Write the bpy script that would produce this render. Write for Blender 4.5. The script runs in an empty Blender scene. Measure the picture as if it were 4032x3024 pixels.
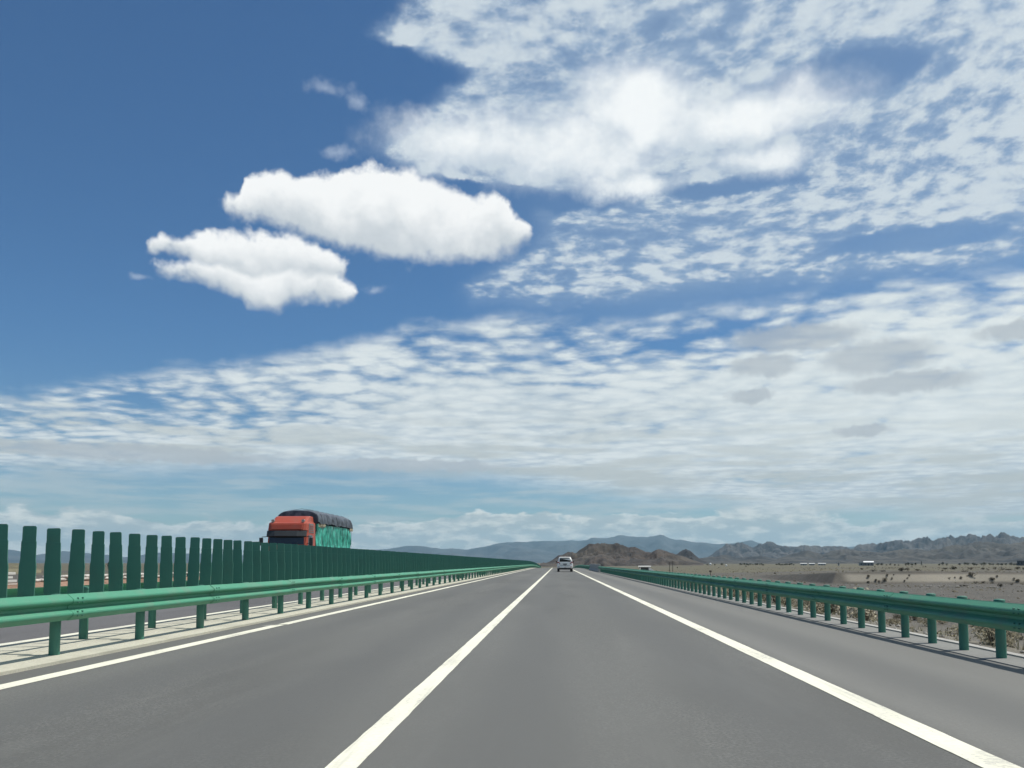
import bpy, bmesh, math, random
import numpy as np
from mathutils import Vector, noise as mn

S = bpy.context.scene
COL = S.collection
R = math.radians
random.seed(7)

# ------------------------------------------------------------------ camera
EYE = 1.13
cam = bpy.data.cameras.new('camera')
cam.lens = 36 * 0.82
cam.sensor_width = 36
cam.clip_start = 0.1
cam.clip_end = 90000
co = bpy.data.objects.new('camera', cam)
COL.objects.link(co)
co.location = (0, 0, EYE)
co.rotation_euler = (R(90 + 3.997), 0, R(3.109))
cam.shift_y = 473 / 4032          # the frame sits high above the optical axis
S.camera = co

# ------------------------------------------------------------------ light
SUN_EL, SUN_AZ = 65.0, 71.0          # azimuth from +Y (ahead) towards +X (right)
sl = bpy.data.lights.new('sun', 'SUN')
sl.energy = 4.2
sl.angle = R(0.53)
sl.color = (1.0, 0.955, 0.885)
so = bpy.data.objects.new('sun', sl)
COL.objects.link(so)
sd = Vector((math.sin(R(SUN_AZ)) * math.cos(R(SUN_EL)), math.cos(R(SUN_AZ)) * math.cos(R(SUN_EL)), math.sin(R(SUN_EL))))
so.rotation_euler = sd.to_track_quat('Z', 'Y').to_euler()
so.location = (30, 10, 60)

S.view_settings.view_transform = 'Standard'
S.view_settings.look = 'None'
S.view_settings.exposure = 0.0
S.view_settings.gamma = 1.0
S.view_settings.use_curve_mapping = False
S.cycles.use_denoising = True
S.cycles.use_adaptive_sampling = True
S.cycles.adaptive_threshold = 0.015
S.cycles.adaptive_min_samples = 12
S.cycles.max_bounces = 4
S.cycles.diffuse_bounces = 2
S.cycles.volume_bounces = 0
S.cycles.transparent_max_bounces = 12


# ------------------------------------------------------------------ node language
class N:
    """a socket that understands arithmetic"""
    nt = None

    def __init__(s, k): s.k = k

    @staticmethod
    def put(sock, v):
        if isinstance(v, N): N.nt.links.new(v.k, sock)
        else: sock.default_value = v

    @staticmethod
    def m(op, *a, clamp=False):
        n = N.nt.nodes.new('ShaderNodeMath'); n.operation = op; n.use_clamp = clamp
        for i, v in enumerate(a): N.put(n.inputs[i], v)
        return N(n.outputs[0])

    def __add__(s, o): return N.m('ADD', s, o)
    __radd__ = __add__
    def __sub__(s, o): return N.m('SUBTRACT', s, o)
    def __rsub__(s, o): return N.m('SUBTRACT', o, s)
    def __mul__(s, o): return N.m('MULTIPLY', s, o)
    __rmul__ = __mul__
    def __truediv__(s, o): return N.m('DIVIDE', s, o)
    def mx(s, o): return N.m('MAXIMUM', s, o)
    def mn(s, o): return N.m('MINIMUM', s, o)
    def c01(s): return N.m('ADD', s, 0.0, clamp=True)

    def ss(s, a, b, lo=0.0, hi=1.0):
        n = N.nt.nodes.new('ShaderNodeMapRange'); n.interpolation_type = 'SMOOTHSTEP'
        for i, v in enumerate((s, a, b, lo, hi)): N.put(n.inputs[i], v)
        return N(n.outputs[0])

    def lin(s, a, b, lo=0.0, hi=1.0):
        n = N.nt.nodes.new('ShaderNodeMapRange')
        for i, v in enumerate((s, a, b, lo, hi)): N.put(n.inputs[i], v)
        return N(n.outputs[0])


def nd(t, **kw):
    n = N.nt.nodes.new(t)
    for k, v in kw.items(): setattr(n, k, v)
    return n


def vec(x, y, z=0.0):
    n = nd('ShaderNodeCombineXYZ')
    for i, v in enumerate((x, y, z)): N.put(n.inputs[i], v)
    return N(n.outputs[0])


def sep(v):
    n = nd('ShaderNodeSeparateXYZ'); N.put(n.inputs[0], v)
    return [N(o) for o in n.outputs]


def noise(v, scale, detail=3.0, rough=0.5, dist=0.0, color=False, lac=2.0, dim='3D'):
    n = nd('ShaderNodeTexNoise', noise_dimensions=dim)
    N.put(n.inputs['Vector'], v); n.inputs['Scale'].default_value = scale
    n.inputs['Detail'].default_value = detail; n.inputs['Roughness'].default_value = rough
    n.inputs['Distortion'].default_value = dist; n.inputs['Lacunarity'].default_value = lac
    return N(n.outputs['Color' if color else 'Fac'])


def voro(v, scale, feature='F1', smooth=None, rnd=1.0, dim='3D'):
    n = nd('ShaderNodeTexVoronoi', voronoi_dimensions=dim, feature='SMOOTH_F1' if smooth else feature)
    N.put(n.inputs['Vector'], v); n.inputs['Scale'].default_value = scale
    if smooth: n.inputs['Smoothness'].default_value = smooth
    n.inputs['Randomness'].default_value = rnd
    return N(n.outputs['Distance'])


def mix(f, a, b, mode='MIX'):
    n = nd('ShaderNodeMix', data_type='RGBA', blend_type=mode)
    N.put(n.inputs[0], f)
    for s, v in ((n.inputs[6], a), (n.inputs[7], b)):
        if isinstance(v, tuple) and len(v) == 3: v = v + (1.0,)
        N.put(s, v)
    return N(n.outputs[2])


def vscale(v, k):
    n = nd('ShaderNodeVectorMath', operation='MULTIPLY'); N.put(n.inputs[0], v)
    if isinstance(k, tuple): n.inputs[1].default_value = k
    else: n.inputs[1].default_value = (k, k, k)
    return N(n.outputs[0])


def vadd(v, k):
    n = nd('ShaderNodeVectorMath', operation='ADD'); N.put(n.inputs[0], v); N.put(n.inputs[1], k)
    return N(n.outputs[0])


def fcurve(v, pts, x0, x1, y0, y1):
    """piecewise curve y(x) through pts"""
    n = nd('ShaderNodeFloatCurve')
    c = n.mapping.curves[0]
    P = [((x - x0) / (x1 - x0), (y - y0) / (y1 - y0)) for x, y in pts]
    c.points[0].location = P[0]; c.points[1].location = P[-1]
    for p in P[1:-1]: c.points.new(*p)
    for p in c.points: p.handle_type = 'AUTO_CLAMPED'
    n.mapping.extend = 'HORIZONTAL'
    n.mapping.update()
    N.put(n.inputs['Value'], (v - x0) * (1.0 / (x1 - x0)))
    return N(n.outputs[0]) * (y1 - y0) + y0


def srgb(r, g, b):
    f = lambda c: c / 12.92 if c <= 0.04045 else ((c + 0.055) / 1.055) ** 2.4
    return tuple(f(c / 255.0) for c in (r, g, b))


# ------------------------------------------------------------------ world: clear sky with cloud decks
def build_world():
    W = bpy.data.worlds.new('World'); S.world = W; W.use_nodes = True
    nt = W.node_tree; N.nt = nt; nt.nodes.clear()
    K = 0.10
    sky = nd('ShaderNodeTexSky', sky_type='NISHITA', sun_disc=False, sun_elevation=R(SUN_EL), sun_rotation=R(SUN_AZ),
             altitude=1200.0, air_density=1.0, dust_density=0.3, ozone_density=2.2)
    d = N(nd('ShaderNodeTexCoord').outputs['Generated'])
    x, y, z = sep(d)
    az = N.m('ARCTAN2', x, y) * (180 / math.pi)
    el = N.m('ARCSINE', z) * (180 / math.pi)
    clear = mix(1.0, N(sky.outputs[0]), mix(el.ss(0, 16), (0.66, 0.78, 0.80), (0.53, 0.78, 0.94)), 'MULTIPLY')
    behind = N.m('ABSOLUTE', az).ss(110, 175, 1.0, 0.0)
    # plane of a cloud deck overhead
    zz = z.mx(0.0) + 0.07
    q = vec(x / zz, y / zz, 0.0)
    wob = noise(q, 1.3, 2, 0.5, color=True, dim='2D')
    qw = vadd(q, vscale(wob, 0.15))
    # small-scale wobble of az/el for outlines
    w1 = sep(noise(d, 13, 4, 0.55, color=True))
    w2 = sep(noise(d, 60, 3, 0.6, color=True))
    azw = az + (w1[0] - 0.5) * 3.0 + (w2[0] - 0.5) * 0.9
    elw = el + (w1[1] - 0.5) * 1.6 + (w2[1] - 0.5) * 0.7

    def lobe(cx, cy, rx, ry, a=azw, e=elw):
        u = (a - cx) * (1 / rx); v = (e - cy) * (1 / ry)
        return N.m('SQRT', u * u + v * v)

    def lobes(L, a=azw, e=elw):
        o = None
        for l in L:
            k = lobe(*l, a, e)
            o = k if o is None else o.mn(k)
        return o

    # ---------------- upper deck (altocumulus), high on the right
    uleft = [(-7.9, 16.5), (-7.8, 17.8), (-4.9, 19.7), (-2.3, 21.4), (-1.7, 23.7), (-6.6, 24.8), (-12.0, 25.9), (-13.3, 26.9), (-11.7, 28.0), (-9.8, 29.2), (-8.9, 30.2), (-7.1, 31.1), (-8.9, 31.7), (-11.2, 32.3), (-13.7, 32.9), (-12.5, 33.7), (-11.5, 34.7), (-9, 42), (-6, 55), (0, 90)]
    ul = fcurve(elw, [(b, a) for a, b in uleft], 0, 90, -60, 60)
    ubot = fcurve(azw, [(-60, 19), (-8.4, 17.6), (-1.7, 17.3), (3.1, 17.8), (7.8, 18.0), (12.4, 18.4), (15.4, 18.6), (21.0, 18.6), (28.9, 18.4), (90, 17)], -60, 90, 0, 40)
    um = (azw - ul).ss(-0.8, 3.0) * (elw - ubot + az.ss(6, 20) * 0.9).ss(-1.0, 1.2)
    holes = lobes([(19.4, 29.1, 5.3, 1.4), (1.6, 23.9, 4.8, 0.8), (11.3, 24.1, 5.9, 0.6), (23.2, 19.5, 6, 0.8), (-3.5, 23.9, 3.4, 0.8)])
    um = um * holes.ss(0.55, 1.35, 0.0, 1.0)
    n1 = noise(qw, 13.0, 5, 0.60, dim='2D')
    n2 = noise(qw, 2.2, 3, 0.5, dim='2D')
    p1 = voro(vadd(qw, vscale(noise(q, 9, 2, 0.5, color=True, dim='2D'), 0.05)), 17, smooth=0.7, dim='2D')
    n3 = noise(qw, 34.0, 4, 0.60, dim='2D')
    un = (n3 - 0.5) * 0.20 + n1 * 0.78 + (0.55 - p1) * 0.42 + (n2 - 0.5) * 0.50 + el.ss(22, 28) * 0.22 + az.ss(8, 24) * 0.06 + az.ss(-6, 2) * el.ss(23, 26, 0.09, 0.0)
    ud = (un - (1.0 - um) * 0.5).ss(0.02, 0.92)
    ualpha = (ud.ss(0.0, 1.0) * 0.74 + 0.26) * um.ss(0.0, 0.7)
    # ---------------- lower deck
    ltop = fcurve(azw, [(-90, 8), (-34.8, 10.2), (-30.0, 11.5), (-27.4, 12.1), (-21.8, 13.2), (-16.8, 14.3), (-12.8, 15.7), (-6.5, 16.7), (-1.7, 17.0), (3.1, 16.6), (9.4, 17.1), (13.9, 17.2), (16.8, 17.6), (21.0, 17.8), (24.9, 17.6), (28.9, 17.4), (90, 17)], -90, 90, 0, 40)
    lbot = fcurve(azw, [(-90, 5), (-34.6, 5.5), (-27.2, 6.2), (-15.8, 6.5), (-6.5, 6.2), (3.0, 5.2), (12.2, 4.7), (20.6, 4.2), (28.3, 3.4), (90, 4)], -90, 90, 0, 40)
    dtop = ltop - elw
    lm = dtop.ss(-0.2, 1.3) * (el + (w1[1] - 0.5) * 1.2 - lbot + az.ss(-2, 16) * 0.7).ss(-1.3, 1.0)
    ql = vadd(vscale(q, (0.88, 1.0, 1.0)), vscale(wob, 0.16))
    m1 = noise(ql, 4.6, 6, 0.60, dim='2D')
    m2 = noise(ql, 1.1, 3, 0.5, dim='2D')
    m3 = noise(ql, 15.0, 5, 0.60, dim='2D')
    p2 = voro(vadd(ql, vscale(noise(q, 5, 2, 0.5, color=True, dim='2D'), 0.06)), 8.0, smooth=0.5, dim='2D')
    thick = dtop.ss(1.2, 7.5)                       # the deck thickens toward the horizon
    thick = thick.mx(az.ss(8, 24) * dtop.ss(1.0, 4.0) * 0.6)
    ln = m1 * 0.52 + (m3 - 0.5) * 0.42 + (0.60 - p2) * 0.50 + (m2 - 0.5) * 0.8 + thick * 0.40
    lalpha = ln.ss(0.06, 0.60) * lm
    # ---------------- horizon bank of distant cumulus
    htop = fcurve(az + (w2[0] - 0.5) * 1.5, [(-90, 3), (-34.5, 3.0), (-28.4, 2.9), (-26.3, 2.5), (-19.9, 2.4), (-13.3, 2.3), (-9.6, 2.4), (-6.5, 3.1), (-1.7, 3.2), (3.0, 3.0), (9.2, 3.1), (15.1, 3.5), (19.2, 2.5), (21.9, 2.3), (25.6, 2.6), (28.3, 2.0), (90, 3)], -90, 90, 0, 10)
    hb = noise(vscale(d, (1, 1, 2.4)), 28, 6, 0.55)
    hs = htop + 0.25 - el + (hb - 0.5) * 2.6
    halpha = hs.ss(-0.05, 0.30)
    # thin strips in the blue band above the bank
    st = noise(vscale(d, (1, 1, 9)), 9, 5, 0.55)
    salpha = (st + az.ss(0, 18) * 0.07).ss(0.42, 0.68) * el.ss(1.0, 3.2) * el.ss(4.5, 7.5, 1, 0) * az.ss(-10, 18, 0.6, 0.95)

    # ---------------- cumulus with outlines
    def cum(top, bot, a0, a1, soft, k):
        t = fcurve(azk, [(a0 - 0.6, bot[0][1] - 1.5)] + top + [(a1 + 0.6, bot[-1][1] - 1.5)], a0 - 0.6, a1 + 0.6, 10, 30)
        b = fcurve(azk, [(a0 - 0.6, bot[0][1])] + bot + [(a1 + 0.6, bot[-1][1])], a0 - 0.6, a1 + 0.6, 10, 30)
        up = (t - elk).mn((azk - a0) * 1.6).mn((a1 - azk) * 1.6)
        dn = elk - b
        al = (up + puff * k + (w2[2] - 0.5) * 1.0 + (w1[2] - 0.5) * 0.8).ss(-0.10, 0.60) * (dn + (w2[0] - 0.5) * 0.9 + (w1[0] - 0.5) * 1.6 + puff * k * 0.5).ss(-0.30, soft)
        rel = dn / (t - b).mx(0.3)
        return al, rel, up
    azk = az + (w1[2] - 0.5) * 1.5 + (w2[0] - 0.5) * 0.7
    elk = el + (w1[0] - 0.5) * 0.7 + (w2[1] - 0.5) * 0.5
    puff = (0.42 - voro(vadd(d, vscale(noise(d, 22, 2, 0.5, color=True), 0.03)), 24)) * 0.4 + (0.45 - voro(vadd(d, vscale(noise(d, 40, 2, 0.5, color=True), 0.015)), 48)) * 1.1
    C1T = [(-22.7, 22.92), (-22.4, 23.42), (-21.5, 23.62), (-21.2, 24.32), (-19.8, 24.92), (-17.6, 25.02), (-16.1, 25.22), (-15.4, 25.22), (-14.9, 25.7), (-13.6, 25.85), (-12.7, 25.8), (-12.0, 25.72), (-11.1, 25.82), (-10.1, 25.72), (-8.8, 25.42), (-6.9, 24.82), (-5.6, 24.42), (-4.6, 24.62), (-3.6, 24.22), (-3.0, 23.52), (-2.0, 22.92), (-1.5, 22.22)]
    C1B = [(-22.7, 22.25), (-22.1, 21.75), (-20.6, 21.65), (-19.4, 21.25), (-17.9, 21.05), (-16.0, 20.65), (-14.2, 20.35), (-12.6, 20.15), (-10.7, 19.95), (-8.8, 19.95), (-6.5, 19.95), (-4.6, 20.35), (-3.0, 20.55), (-1.5, 21.35)]
    C2AT = [(-27.3, 19.55), (-26.4, 20.25), (-25.4, 20.35), (-24.0, 20.95), (-23.3, 21.25), (-22.6, 21.15), (-20.9, 21.15), (-19.1, 21.25), (-17.6, 21.15), (-16.3, 20.75), (-15.1, 20.35), (-14.3, 19.85)]
    C2AB = [(-27.3, 18.95), (-25.4, 19.05), (-24.0, 18.45), (-22.6, 18.45), (-20.2, 18.35), (-17.5, 18.55), (-16.0, 18.45), (-14.3, 18.75)]
    C2BT = [(-26.8, 18.45), (-25.9, 18.75), (-24.8, 19.05), (-24.0, 19.45), (-22.6, 19.35), (-20.2, 19.75), (-17.8, 19.65), (-16.0, 19.55), (-14.8, 18.85), (-13.7, 18.05)]
    C2BB = [(-26.8, 17.8), (-25.6, 17.6), (-23.9, 17.2), (-21.9, 16.7), (-20.2, 16.2), (-19.0, 16.2), (-17.8, 16.8), (-15.4, 16.8), (-13.7, 17.2)]
    a1, r1, u1 = cum(C1T, C1B, -22.7, -1.5, 0.75, 0.55)
    a2, r2, u2 = cum(C2AT, C2AB, -27.3, -14.3, 0.55, 0.5)
    a3, r3, u3 = cum(C2BT, C2BB, -26.8, -13.7, 0.7, 0.5)
    # big soft bright mass
    w3 = sep(noise(d, 8.0, 6, 0.60, color=True))
    azg = az + (w3[0] - 0.5) * 9.0; elg = el + (w3[1] - 0.5) * 4.6
    g = lobes([(-6.4, 27.1, 7.2, 1.9), (0.4, 26.8, 7.4, 2.2), (5.6, 28.7, 5.2, 2.5), (11.6, 28.0, 8.5, 2.0), (4.3, 24.9, 4.6, 0.9), (14.1, 25.3, 4.2, 1.2)], azg, elg)
    gn = noise(d, 17, 6, 0.60)
    gd = 1.25 - g + (gn - 0.5) * 0.9
    galpha = gd.ss(-0.10, 0.95)
    # small grey clouds floating in front of the lower deck
    gr = lobes([(15.9, 14.4, 4.2, 0.9), (13.8, 12.8, 2.3, 0.7), (13.0, 10.9, 1.5, 0.5), (20.8, 12.8, 3.4, 1.1), (22.4, 11.1, 3.8, 0.7), (19.6, 8.3, 1.8, 0.4), (-27, 6.8, 9, 0.5), (-10, 6.6, 7, 0.45), (29, 13.5, 3, 0.6)], az + (w2[0] - 0.5) * 1.4 + (w1[2] - 0.5) * 1.0, el + (w2[1] - 0.5) * 1.0)
    gralpha = gr.ss(0.65, 1.25, 1, 0) * 0.75
    # scattered wisps in the clear part
    ws = lobes([(-15.9, 29.9, 1.7, 0.6), (-14.1, 29.3, 1.0, 0.7), (-15.1, 26.3, 1.4, 0.6), (-27.7, 17.5, 0.7, 0.3), (-12.5, 18.1, 1.2, 0.4)])
    veil = (az + (w1[0] - 0.5) * 5).ss(-9, 9) * el.ss(14, 19) * (n2 * 0.6 + 0.2)
    walpha = (1.0 - ws + (noise(d, 45, 4, 0.6) - 0.5) * 1.8).ss(0.0, 1.3) * 0.5

    def col(rgb): return tuple(c / K for c in srgb(*rgb))
    out = clear
    out = mix(salpha, out, col((192, 204, 207)))
    hcol = mix(noise(vscale(d, (1, 1, 3)), 30, 5, 0.6).ss(0.42, 0.66), col((180, 196, 200)), col((226, 232, 228)))
    hcol = mix(hs.ss(0.0, 0.6, 0.9, 0.0) * noise(d, 16, 3).ss(0.44, 0.58), hcol, col((240, 244, 241)))
    out = mix(halpha, out, hcol)
    lsh = (m1 * 0.45 + m2 * 0.25 + (m3 - 0.5) * 0.35 + (0.75 - p2) * 0.32 + (w1[1] - 0.5) * 0.3) + 0.05
    streak = noise(vscale(d, (1, 1, 10)), 7, 5, 0.5)
    lcol = mix(lsh.ss(0.28, 0.72), col((184, 199, 210)), col((224, 232, 234)))
    lcol = mix(streak.ss(0.42, 0.62) * el.ss(6, 12, 0.9, 0.0), lcol, col((190, 198, 198)))
    lcol = mix(az.ss(-5, 25) * el.ss(5, 9) * 0.5, lcol, col((234, 241, 240)))
    out = mix(lalpha.c01(), out, lcol)
    out = mix(gralpha, out, col((180, 189, 196)))
    ucol = mix((ud + (n3 - 0.5) * 0.7 + (n1 - 0.5) * 0.8 + (n2 - 0.5) * 1.0 - el.ss(24, 33) * 0.12).ss(0.2, 1.05), col((150, 174, 202)), col((210, 221, 228)))
    out = mix(veil * 0.55 * behind, out, col((160, 183, 204)))
    out = mix(ualpha * 0.95, out, ucol)
    out = mix(walpha, out, col((200, 212, 228)))
    gsh = gd * 0.55 + (w3[2] - 0.5) * 1.6 + (gn - 0.5) * 0.9 + (el - 26.5) * 0.06 + 0.25
    gcol = mix(gsh.ss(0.10, 1.10), col((198, 211, 223)), col((247, 251, 252)))
    out = mix(galpha, out, gcol)
    for a, r, u in ((a3, r3, u3), (a2, r2, u2), (a1, r1, u1)):
        sh = r + (w1[0] - 0.5) * 0.9 + puff * 0.12
        cc = mix((sh + (gn - 0.5) * 0.8).ss(0.02, 0.72), col((203, 211, 217)), col((250, 252, 252)))
        out = mix(a, out, cc)
    bg = nd('ShaderNodeBackground')
    N.put(bg.inputs[0], out); bg.inputs[1].default_value = K
    o = nd('ShaderNodeOutputWorld'); nt.links.new(bg.outputs[0], o.inputs[0])
    W.cycles.sampling_method = 'MANUAL'; W.cycles.sample_map_resolution = 512


build_world()


# ------------------------------------------------------------------ mesh helpers
def link(o, parent=None):
    COL.objects.link(o)
    if parent is not None: o.parent = parent
    return o


def tag(o, label=None, cat=None, group=None, kind=None):
    if label: o['label'] = label
    if cat: o['category'] = cat
    if group: o['group'] = group
    if kind: o['kind'] = kind
    return o


def empty(name, loc=(0, 0, 0), rz=0.0):
    o = bpy.data.objects.new(name, None)
    o.empty_display_size = 0.2
    o.location = loc; o.rotation_euler = (0, 0, rz)
    return link(o)


def mesh(name, verts, faces, mat=None, smooth=False):
    me = bpy.data.meshes.new(name)
    me.from_pydata([tuple(v) for v in verts], [], [tuple(f) for f in faces])
    if smooth: me.polygons.foreach_set('use_smooth', [True] * len(me.polygons))
    if mat: me.materials.append(mat)
    me.update()
    return me


def obj(name, me, parent=None, loc=None, rot=None):
    o = bpy.data.objects.new(name, me)
    if loc: o.location = loc
    if rot: o.rotation_euler = rot
    return link(o, parent)


class MB:
    """collects geometry for one mesh"""
    def __init__(s): s.v = []; s.f = []; s.sm = []

    def add(s, vs, fs, smooth=False):
        b = len(s.v); s.v += [tuple(v) for v in vs]; s.f += [tuple(b + i for i in f) for f in fs]; s.sm += [smooth] * len(fs)
        return s

    def box(s, x0, x1, y0, y1, z0, z1):
        vs = [(x, y, z) for z in (z0, z1) for y in (y0, y1) for x in (x0, x1)]
        return s.add(vs, [(0, 2, 3, 1), (4, 5, 7, 6), (0, 1, 5, 4), (2, 6, 7, 3), (0, 4, 6, 2), (1, 3, 7, 5)])

    def loft(s, secs, caps=True, smooth=False, closed=True):
        n = len(secs[0]); vs = [p for q in secs for p in q]; fs = []
        for i in range(len(secs) - 1):
            for j in range(n if closed else n - 1):
                k = (j + 1) % n
                fs.append((i * n + j, i * n + k, (i + 1) * n + k, (i + 1) * n + j))
        s.add(vs, fs, smooth)
        if caps:
            s.add(secs[0], [tuple(range(n))[::-1]]); s.add(secs[-1], [tuple(range(n))])
        return s

    def tube(s, p, q, r0, r1=None, n=12, caps=True, smooth=True):
        r1 = r0 if r1 is None else r1
        p, q = Vector(p), Vector(q); ax = (q - p).normalized()
        a = ax.orthogonal().normalized(); b = ax.cross(a)
        ring = lambda c, r: [c + (a * math.cos(2 * math.pi * i / n) + b * math.sin(2 * math.pi * i / n)) * r for i in range(n)]
        return s.loft([ring(p, r0), ring(q, r1)], caps, smooth)

    def me(s, name, mat, bevel=0.0, seg=2):
        me = bpy.data.meshes.new(name)
        me.from_pydata(s.v, [], s.f)
        me.polygons.foreach_set('use_smooth', s.sm)
        bm = bmesh.new(); bm.from_mesh(me)
        if bevel:
            bmesh.ops.remove_doubles(bm, verts=bm.verts, dist=1e-5)
            ed = [e for e in bm.edges if len(e.link_faces) == 2 and e.calc_face_angle(0) > 0.6]
            bmesh.ops.bevel(bm, geom=ed, offset=bevel, segments=seg, profile=0.6, affect='EDGES', clamp_overlap=True)
        bmesh.ops.recalc_face_normals(bm, faces=bm.faces)
        bm.to_mesh(me); bm.free()
        if mat: me.materials.append(mat)
        me.update()
        return me


# ------------------------------------------------------------------ materials
MATS = {}


def pm(name, rgb, rough=0.6, metal=0.0, spec=0.5, fn=None, coat=0.0, trans=0.0):
    """procedural principled material; fn(P) returns a dict of colour / roughness / bump sockets"""
    if name in MATS: return MATS[name]
    m = bpy.data.materials.new(name); m.use_nodes = True
    nt = m.node_tree; N.nt = nt
    b = nt.nodes['Principled BSDF']
    b.inputs['Base Color'].default_value = (*rgb, 1); b.inputs['Roughness'].default_value = rough
    b.inputs['Metallic'].default_value = metal; b.inputs['Specular IOR Level'].default_value = spec
    b.inputs['Coat Weight'].default_value = coat
    if trans: b.inputs['Transmission Weight'].default_value = trans
    if fn:
        tc = nd('ShaderNodeTexCoord'); P = N(tc.outputs['Object']); G = nd('ShaderNodeNewGeometry')
        r = fn(P, N(G.outputs['Position']))
        if 'c' in r: N.put(b.inputs['Base Color'], r['c'])
        if 'r' in r: N.put(b.inputs['Roughness'], r['r'])
        if 'h' in r:
            bp = nd('ShaderNodeBump'); bp.inputs['Strength'].default_value = r.get('bs', 0.4); bp.inputs['Distance'].default_value = r.get('bd', 0.01)
            N.put(bp.inputs['Height'], r['h']); nt.links.new(bp.outputs[0], b.inputs['Normal'])
    MATS[name] = m
    return m


def grime(rgb, amt=0.25, scale=6.0, dirt=(0.16, 0.14, 0.11), fine=60):
    def fn(P, W):
        a = noise(W, scale, 5, 0.6); f = noise(W, fine, 2, 0.5)
        c = mix((f - 0.5) * 0.5 + 0.5, tuple(v * 0.9 for v in rgb), tuple(min(1, v * 1.1) for v in rgb))
        return {'c': mix(a.ss(0.45, 0.75) * amt, c, dirt), 'r': a.lin(0.3, 0.7, 0.55, 0.8)}
    return fn


GREEN = (0.062, 0.270, 0.165)
M_green = lambda: pm('guardrail_green_paint', GREEN, 0.42, fn=grime(GREEN, 0.42, 2.5, (0.19, 0.235, 0.195)))
M_post = lambda: pm('post_green_paint', (0.045, 0.178, 0.130), 0.5, fn=grime((0.045, 0.178, 0.130), 0.35, 4.0, (0.15, 0.17, 0.13)))
M_fin = lambda: pm('fin_green_plastic', (0.050, 0.186, 0.140), 0.5, fn=grime((0.050, 0.186, 0.140), 0.2, 3.0, (0.10, 0.14, 0.12)))
M_bolt = lambda: pm('bolt_steel', (0.07, 0.10, 0.085), 0.6, 0.2)


def asphalt_fn(tint, lane):
    def fn(P, W):
        x, y, z = sep(W)
        fine = noise(W, 42, 4, 0.75)
        gr = noise(vec(x, y * 0.6, 0.0), 11.0, 4, 0.7, dim='2D')
        med = noise(vec(x * 0.55, y * 0.10, 0.0), 1.0, 5, 0.55, dim='2D')
        big = noise(vec(x * 0.30, y * 0.045, 3.0), 1.0, 3, 0.5, dim='2D')
        c = mix(fine.ss(0.36, 0.64), tuple(v * 0.60 for v in tint), tuple(v * 1.42 for v in tint))
        c = mix(gr.ss(0.42, 0.62) * 0.5, c, tuple(v * 0.80 for v in tint))
        c = mix(med.ss(0.40, 0.62) * 0.7, c, tuple(v * 0.72 for v in tint))
        c = mix(big.ss(0.42, 0.62) * 0.5, c, tuple(v * 1.22 for v in tint))
        pit = noise(W, 7.0, 3, 0.5)
        c = mix(pit.ss(0.70, 0.76) * 0.5, c, tuple(v * 0.5 for v in tint))
        c = mix(noise(vec(x * 1.4, y * 0.16, 7.0), 1.0, 6, 0.65, dim='2D').ss(0.55, 0.75) * 0.30, c, tuple(v * 1.35 for v in tint))
        if lane:    # paler, dustier shoulder right of the edge line; polished wheel tracks
            sh = (x + (med - 0.5) * 0.25).ss(2.35, 2.75)
            c = mix(sh * 0.6, c, (0.192, 0.190, 0.172))
            u = N.m('ABSOLUTE', N.m('PINGPONG', x + 1.23, 1.86) - 0.93)
            c = mix(u.ss(0.10, 0.7, 0.55, 0.0), c, (0.098, 0.10, 0.095))
        return {'c': c, 'h': fine, 'bs': 0.25, 'bd': 0.004, 'r': fine.lin(0, 1, 0.75, 0.95)}
    return fn


def line_fn(P, W):
    x, y, z = sep(W)
    n = noise(W, 25, 4, 0.65); b = noise(vec(x * 2, y * 0.5, 0.0), 1.3, 4, 0.6, dim='2D')
    c = mix(n.ss(0.2, 0.75), (0.70, 0.68, 0.54), (0.84, 0.82, 0.67))
    c = mix((n * 0.6 + b * 0.6).ss(0.60, 0.80) * 0.6, c, (0.30, 0.29, 0.27))
    tyre = noise(vec(x * 9, y * 0.35, 2.0), 1.0, 5, 0.65, dim='2D')
    c = mix(tyre.ss(0.52, 0.72) * 0.35, c, (0.36, 0.35, 0.31))
    return {'c': c, 'r': 0.75, 'h': n, 'bs': 0.15, 'bd': 0.003}


def concrete_fn(tint):
    def fn(P, W):
        x, y, z = sep(W)
        a = noise(W, 1.2, 5, 0.6); f = noise(W, 40, 3, 0.65)
        c = mix(f.ss(0.25, 0.75), tuple(v * 0.86 for v in tint), tuple(v * 1.08 for v in tint))
        c = mix(a.ss(0.45, 0.72) * 0.45, c, tuple(v * 0.66 for v in tint))
        return {'c': c, 'h': f, 'bs': 0.3, 'bd': 0.005, 'r': 0.9}
    return fn


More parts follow.
